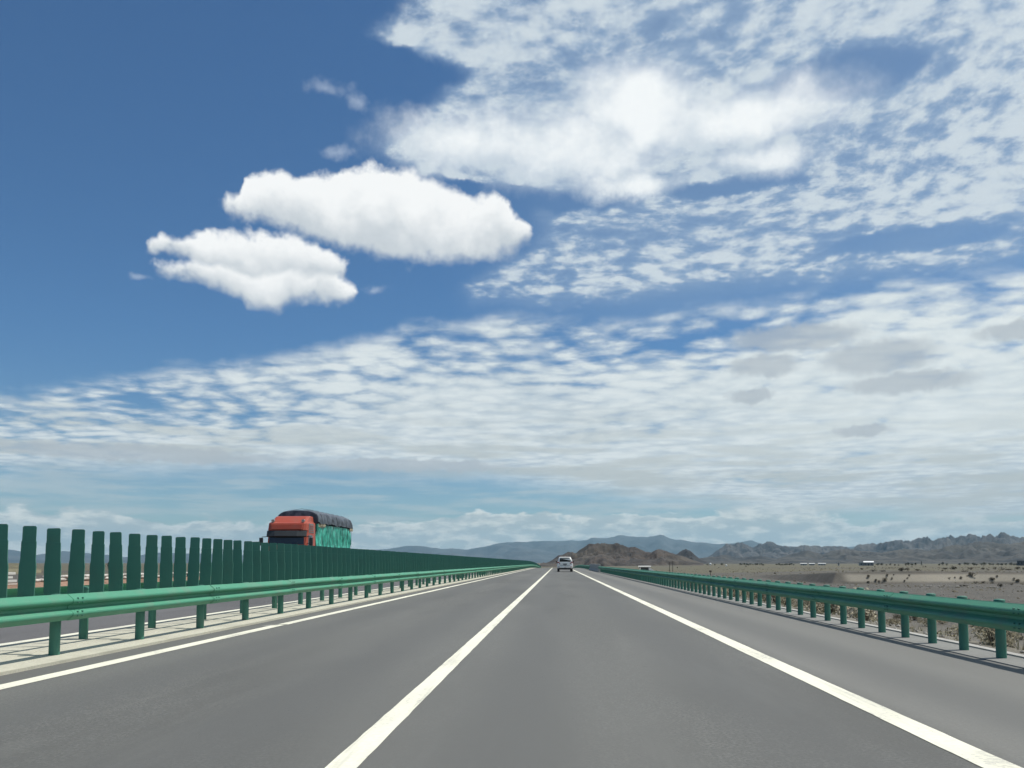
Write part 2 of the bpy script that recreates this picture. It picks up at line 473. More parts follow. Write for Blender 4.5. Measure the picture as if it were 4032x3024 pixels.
def ground_fn(P, W):
    x, y, z = sep(W)
    f = noise(W, 5.0, 5, 0.65); m = noise(vec(x, y, 0.0), 0.22, 5, 0.6, dim='2D'); b = noise(vec(x * 0.6, y, 0.0), 0.016, 5, 0.55, dim='2D')
    g = noise(W, 26, 3, 0.6)
    c = mix(f.ss(0.3, 0.7), (0.058, 0.053, 0.044), (0.112, 0.102, 0.085))
    c = mix(g.ss(0.60, 0.74) * 0.5, c, (0.21, 0.195, 0.165))
    c = mix(m.ss(0.42, 0.68) * 0.55, c, (0.046, 0.043, 0.034))
    # dry grass cover, in patches; more of it on the far plain
    cover = (b + (m - 0.5) * 0.45 + y.ss(170, 420) * 0.22).ss(0.50, 0.66)
    gc = mix(f.ss(0.35, 0.65), (0.078, 0.074, 0.042), (0.135, 0.120, 0.064))
    c = mix(cover * 0.75, c, gc)
    fill = x.ss(15, 30, 1, 0) * x.ss(5.0, 5.5) * y.ss(80, 125, 1, 0)          # sandy fill of the embankment
    c = mix(fill * (f * 0.5 + m * 0.5).ss(0.2, 0.6) * 0.85, c, (0.20, 0.182, 0.145))
    # pale silt of the terrace bank and flats
    silt = N.m('ABSOLUTE', z + 1.9).ss(0.4, 1.1, 0.75, 0.0) * x.ss(56.4, 59) * y.ss(165, 172) * y.ss(178, 190, 1, 0)
    c = mix(silt * f.ss(0.05, 0.5), c, (0.30, 0.275, 0.22))
    return {'c': c, 'h': f * 0.6 + g * 0.4, 'bs': 0.6, 'bd': 0.05, 'r': 0.95}


def rock_fn(lo, hi, s, veg=None, va=0.5):
    def fn(P, W):
        x, y, z = sep(W)
        a = noise(W, 1.0 / s, 7, 0.62); b = noise(vec(x, y, z * 0.35), 4.0 / s, 5, 0.6)
        c = mix((a * 0.6 + b * 0.4).ss(0.40, 0.60), lo, hi)
        if veg: c = mix(noise(W, 0.55 / s, 4, 0.55).ss(0.48, 0.66) * va, c, veg)
        return {'c': c, 'r': 0.95, 'h': b, 'bs': 0.9, 'bd': s * 0.05}
    return fn


# ------------------------------------------------------------------ levels
def rz(y):
    """road level: flat to the crest, then over it and down"""
    if y < 170: return 0.0
    if y < 310: return -(y - 170) ** 2 / 11800.0
    a = -(140.0 ** 2) / 11800.0; s = -140.0 / 5900.0
    t = min(y, 420.0) - 310
    return a + s * t - s * t * t / 220.0


def sst(a, b, v):
    t = min(1.0, max(0.0, (v - a) / (b - a)))
    return t * t * (3 - 2 * t)


def cl(v): return min(1.0, max(0.0, v))


def ground_main(x, y):
    z = -3.0
    if x > 50 and y > 160:
        yb = 172.0 + 2.2 * math.sin(x * 0.085) + 1.1 * math.sin(x * 0.23 + 1)
        step = min(cl((y - yb) / 3.4), cl((x - 54.4) / 2.1))
        k = cl(1 - (y - 173) / 85.0); fall = math.exp(-max(0.0, x - 56) / 55.0)
        h = 2.35 * (1 - fall * (1 - k)) * (1 - 0.45 * sst(230, 700, y))
        z += h * step
    return z


def ground_z(x, y):
    z = ground_main(x, y)
    r = rz(y)
    far = sst(900, 4000, math.hypot(x, y))
    z += (mn.fractal(Vector((x * 0.035, y * 0.035, 0.3)), 1.0, 2.0, 4) * 0.28 + mn.noise(Vector((x * 0.4, y * 0.4, 1))) * 0.06) * (1 - 0.6 * far)
    if x > 5.6: return (r - 0.08) * (1 - sst(5.7, 17.0, x)) + z * sst(5.7, 17.0, x) + 0.05 * mn.noise(Vector((x, y, 0))) * sst(5.9, 7, x)
    if x < -18.8: return (r - 0.10) * (1 - sst(-18.9, -27.0, x) if x > -27 else 0) + (z + 1.2) * (sst(18.9, 27.0, -x))
    return r - 0.45


def grid_mesh(name, xs, ys, fz, mat, smooth=True):
    nx, ny = len(xs), len(ys)
    v = [(x, y, fz(x, y)) for y in ys for x in xs]
    f = [(j * nx + i, j * nx + i + 1, (j + 1) * nx + i + 1, (j + 1) * nx + i) for j in range(ny - 1) for i in range(nx - 1)]
    return mesh(name, v, f, mat, smooth)


def steps(*parts):
    o = []
    for a, b, s in parts:
        n = max(1, int(round((b - a) / s))); o += [a + (b - a) * i / n for i in range(n)]
    return o + [parts[-1][1]]


def geo(a, b, k):
    o = [a]; s = k
    while o[-1] + s < b: o.append(o[-1] + s); s *= 1.22
    return o[1:] + [b]


def build_ground():
    xs = [-v for v in geo(300, 24000, 30)[::-1]] + steps((-300, -60, 12), (-60, -18.9, 2.5), (-18.9, -18.7, 0.2), (-18.7, 5.5, 6), (5.5, 20, 0.8), (20, 54.4, 1.6), (54.4, 56.9, 0.25), (56.9, 120, 1.6), (120, 400, 10)) + geo(400, 24000, 25)
    ys = [-v for v in geo(60, 1500, 60)[::-1]] + steps((-60, 0, 4), (0, 60, 1.0), (60, 166, 2.0), (166, 182, 0.5), (182, 270, 2.5), (270, 800, 10)) + geo(800, 24500, 30)
    m = pm('dry_ground', (0.2, 0.17, 0.13), 0.95, fn=ground_fn)
    o = obj('ground', grid_mesh('ground', xs, ys, ground_z, m)); tag(o, kind='structure')


def strip(name, x0, x1, z, mat, y0=-12.0, y1=640.0, skirt=0.0, wob=0.0):
    """a sheet that follows the road level, with side skirts"""
    ys = steps((y0, 160, 8 if not wob else 2.0), (160, 420, 5), (420, y1, 40)) if y1 > 430 else steps((y0, min(y1, 160), 8 if not wob else 2), *([(160, y1, 5)] if y1 > 160 else []))
    mb = MB(); secs = []
    for y in ys:
        w = wob * mn.noise(Vector((x0, y * 0.3, 0))) if wob else 0
        top = [(x0 + w, y, rz(y) + z), (x1 + w, y, rz(y) + z)]
        secs.append([(x0 + w, y, rz(y) + z - skirt)] + top + [(x1 + w, y, rz(y) + z - skirt)] if skirt else top)
    mb.loft(secs, caps=bool(skirt), closed=bool(skirt))
    me = mb.me(name, mat)
    o = obj(name, me); tag(o, kind='structure')
    return o


def build_road():
    a1 = pm('asphalt_lanes', (0.15, 0.15, 0.15), 0.9, fn=asphalt_fn((0.119, 0.120, 0.110), True))
    a2 = pm('asphalt_far_side', (0.14, 0.14, 0.14), 0.9, fn=asphalt_fn((0.118, 0.115, 0.113), False))
    pw = pm('road_paint', (0.8, 0.8, 0.72), 0.7, fn=line_fn)
    cb = pm('median_concrete', (0.40, 0.385, 0.32), 0.9, fn=concrete_fn((0.52, 0.50, 0.40)))
    ck = pm('kerb_concrete', (0.24, 0.24, 0.22), 0.9, fn=concrete_fn((0.215, 0.215, 0.20)))
    strip('road', -5.58, 4.97, 0.0, a1, skirt=0.7)
    strip('opposite_road', -18.7, -7.33, 0.0, a2, skirt=0.7)
    strip('median_strip', -7.33, -5.58, 0.035, cb, skirt=0.7)
    strip('shoulder_edging', 4.97, 5.47, 0.012, ck, skirt=0.7, wob=0.0)
    pl = pm('edging_concrete', (0.4, 0.39, 0.36), 0.9, fn=concrete_fn((0.40, 0.39, 0.36)))
    strip('edging_lip', 5.47, 5.60, 0.03, pl, skirt=0.5, wob=0.05)
    rl = random.Random(11)

    def line(name, x0, x1, y0=-12.0, y1=640.0):
        ys = steps((y0, min(y1, 45), 0.22), *([(45, 160, 4), (160, 420, 5), (420, y1, 40)] if y1 > 60 else []))
        V = []
        for y in ys:
            k = 0.0032 if y < 45 else 0.0
            V += [(x0 + rl.uniform(-k, k), y, rz(y) + .004), (x1 + rl.uniform(-k, k), y, rz(y) + .004)]
        F = [(2 * i_, 2 * i_ + 1, 2 * i_ + 3, 2 * i_ + 2) for i_ in range(len(ys) - 1)]
        tag(obj(name, mesh(name, V, F, pw)), kind='structure')
    line('edge_line', -5.165, -4.96, -12, 15.15)
    line('edge_line', -5.135, -4.94, 15.28, 640)
    V = [(-5.34, 14.95, .004), (-5.20, 14.90, .004), (-5.02, 15.22, .004), (-5.13, 15.30, .004)]
    tag(obj('paint_scuff', mesh('paint_scuff', V, [(0, 1, 2, 3)], pm('worn_paint', (0.34, 0.335, 0.30), 0.8))), kind='structure')
    line('centre_line', -1.285, -1.11)
    line('edge_line', 2.335, 2.55)
    line('edge_line', -7.77, -7.57)
    line('edge_line', -15.30, -15.10)
    # broken lane line of the far side
    mb = MB()
    for k in range(40):
        y = -10 + k * 15.0
        mb.add([(-11.75, y, rz(y) + 0.004), (-11.6, y, rz(y) + 0.004), (-11.6, y + 6, rz(y + 6) + 0.004), (-11.75, y + 6, rz(y + 6) + 0.004)], [(0, 1, 2, 3)])
    tag(obj('lane_line', mb.me('lane_line', pw)), kind='structure')


# ------------------------------------------------------------------ hills
def ridge_at(P, a):
    if a <= P[0][0]: return P[0][1]
    for (a0, e0), (a1, e1) in zip(P, P[1:]):
        if a <= a1: return e0 + (e1 - e0) * (a - a0) / (a1 - a0)
    return P[-1][1]


def hills(name, P, a0, a1, na, layers, mat, L, A, jag, base=-3.5, seed=0.0):
    """relief whose skyline runs through the bearings and elevations of P; lower spurs stand in front of it.
    layers: (share of the skyline height, distance, depth of the slope, rows)"""
    V = []; F = []
    for li, (k, r1, run, nt_) in enumerate(layers):
        b = len(V); rows = nt_ + max(4, nt_ // 3); s = seed + li * 3.7
        for i in range(na + 1):
            a = a0 + (a1 - a0) * i / na
            rr = r1 * (1 + 0.035 * mn.fractal(Vector((a * 0.5, s, 0)), 1.0, 2.0, 3))
            for j in range(rows + 1):
                if j <= nt_:
                    t = j / nt_; r = rr - run * (1 - t)
                else:
                    u = (j - nt_) / (rows - nt_); t = 1 - u; r = rr + run * 1.2 * u
                x, y = r * math.sin(R(a)), r * math.cos(R(a))
                w = (1 - t) * mn.fractal(Vector((x / L * .7, y / L * .7, s)), 0.9, 2.0, 3) * math.degrees(0.8 * L / r1)
                e = ridge_at(P, a + w)
                if k < 1:
                    e *= k * (0.75 + 0.75 * mn.fractal(Vector(((a + w) * 90.0 / math.degrees(L / r1) / 60.0, s, 2)), 0.9, 2.0, 4))
                e *= 1 + jag * mn.fractal(Vector((a / math.degrees(L / r1) * 3.5, s, 0)), 0.6, 2.1, 5)
                top = math.tan(R(e)) * r1 + EYE
                n = mn.ridged_multi_fractal(Vector((x / L, y / L, s)), 0.8, 2.1, 6, 1.0, 2.0) / 2.2 - 0.5
                p = t ** 0.9 + A * (1 - t) * n * t ** 0.45 * 2.0 + 0.12 * n * t
                V.append((x, y, base + (top - base) * max(-0.05, min(p, 1.12))))
        m = rows + 1
        F += [(b + i * m + j, b + (i + 1) * m + j, b + (i + 1) * m + j + 1, b + i * m + j + 1) for i in range(na) for j in range(rows)]
    o = obj(name, mesh(name, V, F, mat, True)); tag(o, kind='structure')
    return o


FAR = [(-60, 0.6), (-48, 0.9), (-40, 0.6), (-33.94, 0.76), (-33.49, 0.66), (-32.63, 0.36), (-32.18, 0.51), (-31.18, 0.7), (-30.0, 0.6), (-28.84, 0.5), (-27.89, 0.36), (-26.84, 0.47), (-25.87, 0.62), (-23.27, 0.58), (-20.16, 0.46), (-16.95, 0.64), (-13.65, 0.78), (-11.58, 0.92), (-10.41, 1.11), (-9.32, 1.13), (-8.42, 0.95), (-7.26, 0.97), (-6.2, 0.88), (-4.87, 1.12), (-3.61, 1.42), (-1.38, 1.51), (0.47, 1.47), (1.95, 1.63), (3.43, 1.66), (3.89, 1.77), (4.86, 1.85), (5.96, 1.67), (6.99, 1.87), (8.01, 1.51), (8.69, 1.4), (9.7, 1.32), (10.35, 1.23), (11.36, 1.25), (12.17, 1.33), (12.74, 1.45), (13.37, 1.26), (15.03, 1.08), (18.09, 0.98), (22.47, 1.03), (28.24, 0.97), (40, 1.2), (55, 0.8)]
R1 = [(8.55, 0.0), (10.01, 0.4), (11.21, 1.14), (12.08, 1.33), (12.6, 1.13), (13.32, 1.16), (13.9, 1.34), (14.48, 1.19), (15.56, 1.05), (16.5, 1.04), (17.17, 1.02), (17.81, 1.02), (18.13, 1.05), (18.52, 1.03), (18.89, 0.9), (19.26, 1.09), (20.02, 1.19), (20.5, 1.3), (21.54, 1.48), (22.03, 1.34), (22.56, 1.43), (23.15, 1.49), (23.44, 1.41), (24.21, 1.55), (24.37, 1.56), (24.47, 1.7), (24.57, 1.55), (25.01, 1.57), (25.4, 1.66), (26.03, 1.62), (26.63, 1.49), (27.12, 1.63), (27.56, 1.5), (27.88, 1.59), (28.26, 1.52), (32, 1.3), (37, 1.6), (44, 1.0), (55, 0.6)]
R2 = [(8.55, 0.03), (9.35, 0.3), (10.55, 0.44), (11.35, 0.53), (11.86, 0.33), (13.44, 0.45), (14.38, 0.26), (15.01, 0.51), (16.32, 0.78), (17.16, 0.53), (17.62, 0.71), (18.63, 0.83), (19.81, 0.7), (20.6, 0.6), (21.9, 0.88), (23.16, 0.74), (24.41, 1.01), (25.89, 1.22), (26.55, 1.29), (27.32, 1.06), (28.25, 1.3), (31, 0.9), (36, 1.0), (42, 0.4), (50, 0.1)]
BR = [(-1.17, -0.09), (-0.67, 0.03), (-0.36, 0.19), (0.04, 0.5), (0.31, 0.53), (0.73, 0.78), (1.19, 0.65), (1.5, 0.88), (1.8, 1.03), (2.16, 1.27), (2.78, 1.3), (3.41, 1.28), (3.99, 1.32), (4.3, 1.27), (4.68, 1.04), (5.16, 1.04), (5.56, 0.9), (5.95, 0.73), (6.36, 0.7), (6.76, 0.87), (7.0, 0.87), (7.38, 0.73), (7.93, 0.55), (8.71, 0.31), (9.28, 0.1), (9.71, -0.08)]
CONE = [(7.22, 0.1), (7.96, 0.58), (8.33, 0.81), (8.57, 0.9), (8.8, 0.81), (9.4, 0.31), (10.04, 0.02)]
OLIVE = [(-37.5, -0.25), (-35.17, -0.2), (-34.42, -0.04), (-33.91, -0.01), (-33.4, -0.03), (-32.87, -0.24), (-32.48, -0.36)]


def build_hills():
    mf = pm('far_rock', (0.09, 0.1, 0.11), 0.95, fn=rock_fn((0.035, 0.042, 0.048), (0.07, 0.075, 0.078), 1500))
    mg = pm('grey_rock', (0.12, 0.11, 0.1), 0.95, fn=rock_fn((0.018, 0.019, 0.022), (0.090, 0.085, 0.080), 420))  # dark-to-pale range puts relief shading and cloud shade into the rock colour
    md = pm('foothill_rock', (0.1, 0.095, 0.08), 0.95, fn=rock_fn((0.015, 0.016, 0.017), (0.062, 0.058, 0.050), 300, (0.095, 0.088, 0.070), 0.4))  # foothill tones likewise carry painted cloud shade and relief contrast
    mb = pm('brown_rock', (0.1, 0.08, 0.065), 0.95, fn=rock_fn((0.024, 0.021, 0.019), (0.068, 0.055, 0.046), 45, (0.088, 0.078, 0.058), 0.5))
    mc = pm('cone_rock', (0.06, 0.06, 0.06), 0.95, fn=rock_fn((0.022, 0.023, 0.025), (0.05, 0.048, 0.046), 90))
    mo = pm('olive_earth', (0.15, 0.14, 0.09), 0.95, fn=rock_fn((0.115, 0.105, 0.06), (0.19, 0.17, 0.10), 60))
    hills('far_mountains', FAR, -58, 52, 500, [(1, 20500, 2600, 16), (0.62, 17500, 2000, 10)], mf, 1500, 0.8, 0.05, seed=1)
    hills('grey_mountains', R1, 8.55, 50, 760, [(1, 8600, 800, 24), (0.80, 7700, 650, 18), (0.60, 6900, 500, 16)], mg, 330, 1.25, 0.11, seed=2)
    hills('foothills', R2, 8.55, 48, 560, [(1, 4700, 420, 18), (0.72, 4200, 350, 14), (0.45, 3700, 300, 12), (0.25, 3200, 260, 10)], md, 230, 1.0, 0.12, seed=3)
    hills('dark_cone_hill', CONE, 7.15, 10.04, 60, [(1, 2400, 110, 20)], mc, 60, 0.8, 0.05, seed=4)
    hills('brown_hill', BR, -1.17, 9.71, 340, [(1, 1300, 120, 26), (0.66, 1180, 90, 18), (0.36, 1080, 80, 14)], mb, 55, 1.0, 0.05, seed=5.5)
    hills('olive_hill', OLIVE, -37.5, -32.3, 40, [(1, 320, 60, 12)], mo, 60, 0.3, 0.05, seed=6, base=-2.6)


def build_haze():
    mb = MB().box(-25500, 25500, -2200, 25800, -6, 880)
    m = bpy.data.materials.new('haze_air'); m.use_nodes = True
    nt = m.node_tree; nt.nodes.clear()
    v = nt.nodes.new('ShaderNodeVolumePrincipled')
    v.inputs['Color'].default_value = (0.42, 0.72, 0.92, 1)
    v.inputs['Density'].default_value = 3.0e-5
    v.inputs['Anisotropy'].default_value = 0.1
    o = nt.nodes.new('ShaderNodeOutputMaterial'); nt.links.new(v.outputs[0], o.inputs['Volume'])
    h = obj('haze', mb.me('haze', m)); tag(h, kind='stuff')


# ------------------------------------------------------------------ guardrails
WP = [(-.156, .006), (-.148, .012), (-.104, .072), (-.092, .081), (-.080, .083), (-.066, .079), (-.054, .068), (-.016, .008), (.016, .008), (.046, .068), (.060, .080), (.072, .083), (.086, .080), (.098, .072), (.148, .012), (.156, .006)]


def beam_mesh(name, length, side, mat):
    """W profile; side=+1 faces +X. Origin at the beam's start, on its centre line"""
    out = [(side * u, v) for v, u in WP]
    inn = [(side * (u - 0.005), v * 0.995) for v, u in WP][::-1]
    pr = out + inn
    mb = MB(); g = 0.004
    mb.loft([[(u, g, v) for u, v in pr], [(u, length - g, v) for u, v in pr]])
    return mb.me(name, mat)


def post_mesh(name, h, r, mat, n=14):
    return MB().tube((0, 0, -0.45), (0, 0, h), r, n=n, caps=False).me(name, mat)


def cap_mesh(name, r, mat, n=14):
    mb = MB()
    ring = lambda z, q: [(q * math.cos(2 * math.pi * i / n), q * math.sin(2 * math.pi * i / n), z) for i in range(n)]
    mb.loft([ring(-0.006, r + .005), ring(0.018, r + .005), ring(0.026, r * 0.8), ring(0.029, r * .3)], smooth=True)
    return mb.me(name, mat)


def guardrail(name, label, group, xb, xp, side, zc, hp, pitch, bays, y0, y1, r=0.07, bolts=45.0):
    root = empty(name, (xp, y0, rz(y0))); tag(root, label, 'guardrail', group)
    inv = Vector((xp, y0, rz(y0)))
    bl = pitch * bays
    bm_ = beam_mesh('beam', bl, side, M_green()); pme = post_mesh('post', hp, r, M_post()); cme = cap_mesh('cap', r, M_post())
    d = abs(xb - xp)
    sp = MB().box(-0.05, 0.05, -0.04, 0.04, -0.10, 0.10).me('spacer', M_post(), 0.008)
    bo = MB()
    for dz in (-.03, .03): bo.tube((side * 0.004, 0, dz), (side * 0.022, 0, dz), 0.011, n=6)
    bme = bo.me('bolt', M_bolt())
    jo = MB()
    for dz in (-.105, -.055, .055, .105):
        for dy in (-.05, .05): jo.tube((side * 0.070, dy, dz), (side * 0.092, dy, dz), 0.009, n=6)
    jme = jo.me('joint_bolts', M_post())
    lme = bpy.data.meshes.new('lap_plate'); bb = bmesh.new(); bb.from_mesh(beam_mesh('lap', 0.30, side, None))
    for v in bb.verts: v.co.x += side * 0.006; v.co.z *= 1.012
    bb.to_mesh(lme); bb.free(); lme.materials.append(M_green())
    n = int((y1 - y0) / pitch)
    for k in range(n + 1):
        y = y0 + k * pitch; z = rz(y)
        p = obj('post', pme, root, Vector((xp, y, z)) - inv, (R(random.uniform(-.5, .5)), R(random.uniform(-.5, .5)), 0))
        c = obj('cap', cme, p, (0, 0, hp))
        obj('spacer', sp, root, Vector(((xb + xp + side * r) / 2 - side * 0.01, y, z + zc)) - inv)
        if y < bolts: tag(obj('bolts', bme, root, Vector((xb, y, z + zc)) - inv), kind='stuff')
        if k % bays == 0 and k < n:
            q = rz(y + bl) - z
            b = obj('beam', bm_, root, Vector((xb + random.uniform(-.004, .004), y, z + zc + random.uniform(-.004, .004))) - inv, (math.atan2(q, bl), 0, 0))
            if y < 90: obj('lap_plate', lme, b, (0, -0.06, 0))
            if y < bolts: tag(obj('joint_bolts', jme, b, (0, 0.09, 0)), kind='stuff')
    return root


def build_rails():
    y0 = 9.80 - 2.05 * 4
    guardrail('guardrail', 'green steel guardrail on the near side of the median, along the left lane', 'guardrails along the road', -5.83, -6.00, 1, 0.605, 0.73, 2.05, 2, y0, 325, r=0.062)
    guardrail('guardrail', 'green guardrail on the far side of the median, behind the tall fins', 'guardrails along the road', -7.0, -6.83, -1, 0.64, 0.76, 2.05, 2, y0, 325, r=0.062)
    yr = 10.30 - 0.914 * 9
    guardrail('guardrail', 'green steel guardrail on close round posts along the right shoulder', 'guardrails along the road', 5.06, 5.22, -1, 0.525, 0.675, 0.914, 4, yr, 103.5, r=0.057)
    guardrail('guardrail', 'short stretch of green guardrail near the crest, beyond the grey concrete barrier', 'guardrails along the road', 5.06, 5.22, -1, 0.525, 0.675, 1.9, 2, 134.5, 330, r=0.057, bolts=0)


# ------------------------------------------------------------------ anti-glare screen on the median
def fin_mesh():
    pr = [(0.0, .070), (.012, .082), (.02, .0865), (.21, .0875), (.222, .094), (.47, .096), (.57, .107), (1.0, .103)]
    H = 0.86; mb = MB(); secs = []
    for t, w in pr:
        z = H * (1 - t); th = 0.004 + 0.002 * (t > .21) + 0.002 * (t > .5)
        c = lambda u: 0.004 * (1 - (u / w) ** 2)        # shallow curve across the blade
        us = (-w, -w * .5, 0, w * .5, w)
        secs.append([(u, -c(u) - th, z) for u in us] + [(u, -c(u) + th, z) for u in us[::-1]])
    mb.loft(secs)
    return mb.me('fin', M_fin())


def build_fins():
    y0 = 9.85 - 0.518 * 5; x = -6.41; zb = 0.715
    root = empty('anti_glare_screen', (x, y0, 0)); inv = Vector((x, y0, 0))
    tag(root, 'long row of tall dark green anti-glare fins standing on the median', 'anti-glare screen')
    fm = fin_mesh(); br = MB().box(-.055, .055, -.03, .03, -.028, .02).me('bracket', M_post())
    ys = [y0 + k * 0.518 for k in range(int((322 - y0) / 0.518))]
    for y in ys[:300]:
        f = obj('fin', fm, root, Vector((x + random.uniform(-.006, .006), y, rz(y) + zb + random.uniform(-.006, .006))) - inv, (R(random.uniform(-2, 2)), R(random.uniform(-1.1, 1.1)), R(random.uniform(-5, 5))))
    vs = [v.co.copy() for v in fm.vertices]; fs = [tuple(p.vertices) for p in fm.polygons]; mb = MB()
    for y in ys[300:]:
        o = Vector((random.uniform(-.006, .006), y - y0, rz(y) + zb))
        mb.add([v + o for v in vs], fs)
    tag(obj('far_fins', mb.me('far_fins', M_fin()), root), kind='stuff')
    # long tube the fins are bolted to, and cross bars from rail to rail
    for a, b in [(ys[0] - .3 + i * 8.52, ys[0] - .3 + (i + 1) * 8.52) for i in range(37)]:
        mb = MB().box(-.03, .03, 0.004, b - a - 0.004, -.03, .03)
        obj('mounting_tube', mb.me('mounting_tube', M_post()), root, Vector((x, a, rz(a) + zb - .045)) - inv, (math.atan2(rz(b) - rz(a), b - a), 0, 0))
    cb = MB().box(-.42, .38, -.045, .045, -.012, .0).me('cross_bar', M_green())
    k = 0
    while True:
        y = 9.80 - 2.05 + 2.05 * k
        if y > 322: break
        obj('cross_bar', cb, root, Vector((x, y + .12, rz(y) + zb - .078)) - inv); k += 1


def build_barrier():
    m = pm('barrier_concrete', (0.3, 0.3, 0.28), 0.9, fn=concrete_fn((0.33, 0.335, 0.31)))
    root = empty('concrete_barrier', (5.2, 104.5, 0)); tag(root, 'grey concrete barrier between the two stretches of right-hand guardrail', 'barrier')
    pr = [(-.30, 0), (-.30, .08), (-.16, .34), (-.10, .95), (.12, .95), (.16, .34), (.22, 0)]
    sm = MB().loft([[(u, 0.02, v) for u, v in pr], [(u, 2.93, v) for u, v in pr]]).me('segment', m, 0.015)
    for k in range(10): obj('segment', sm, root, (0, k * 2.95, 0.0))


# ------------------------------------------------------------------ vehicles
def rbox(mb, x0, x1, y0, y1, z0, z1): return mb.box(x0, x1, y0, y1, z0, z1)


def wheel(parent, loc, rad, w, side):
    rub = pm('tyre_rubber', (0.02, 0.02, 0.021), 0.85); rim = pm('wheel_rim', (0.45, 0.45, 0.46), 0.35, 0.8)
    n = 28; mb = MB()
    ring = lambda x, q: [(x, q * math.cos(2 * math.pi * i / n), q * math.sin(2 * math.pi * i / n)) for i in range(n)]
    mb.loft([ring(-w / 2, rad * .62), ring(-w / 2, rad * .93), ring(-w * .36, rad), ring(w * .36, rad), ring(w / 2, rad * .93), ring(w / 2, rad * .62)], caps=True, smooth=True)
    t = obj('wheel', mb.me('wheel', rub), parent, loc)
    mb = MB()
    xo = side * w / 2
    mb.loft([ring(xo * 1.02, rad * .60), ring(xo * 1.05, rad * .56), ring(xo * .80, rad * .50), ring(xo * .86, rad * .15)], smooth=True)
    obj('rim', mb.me('rim', rim), t)
    return t


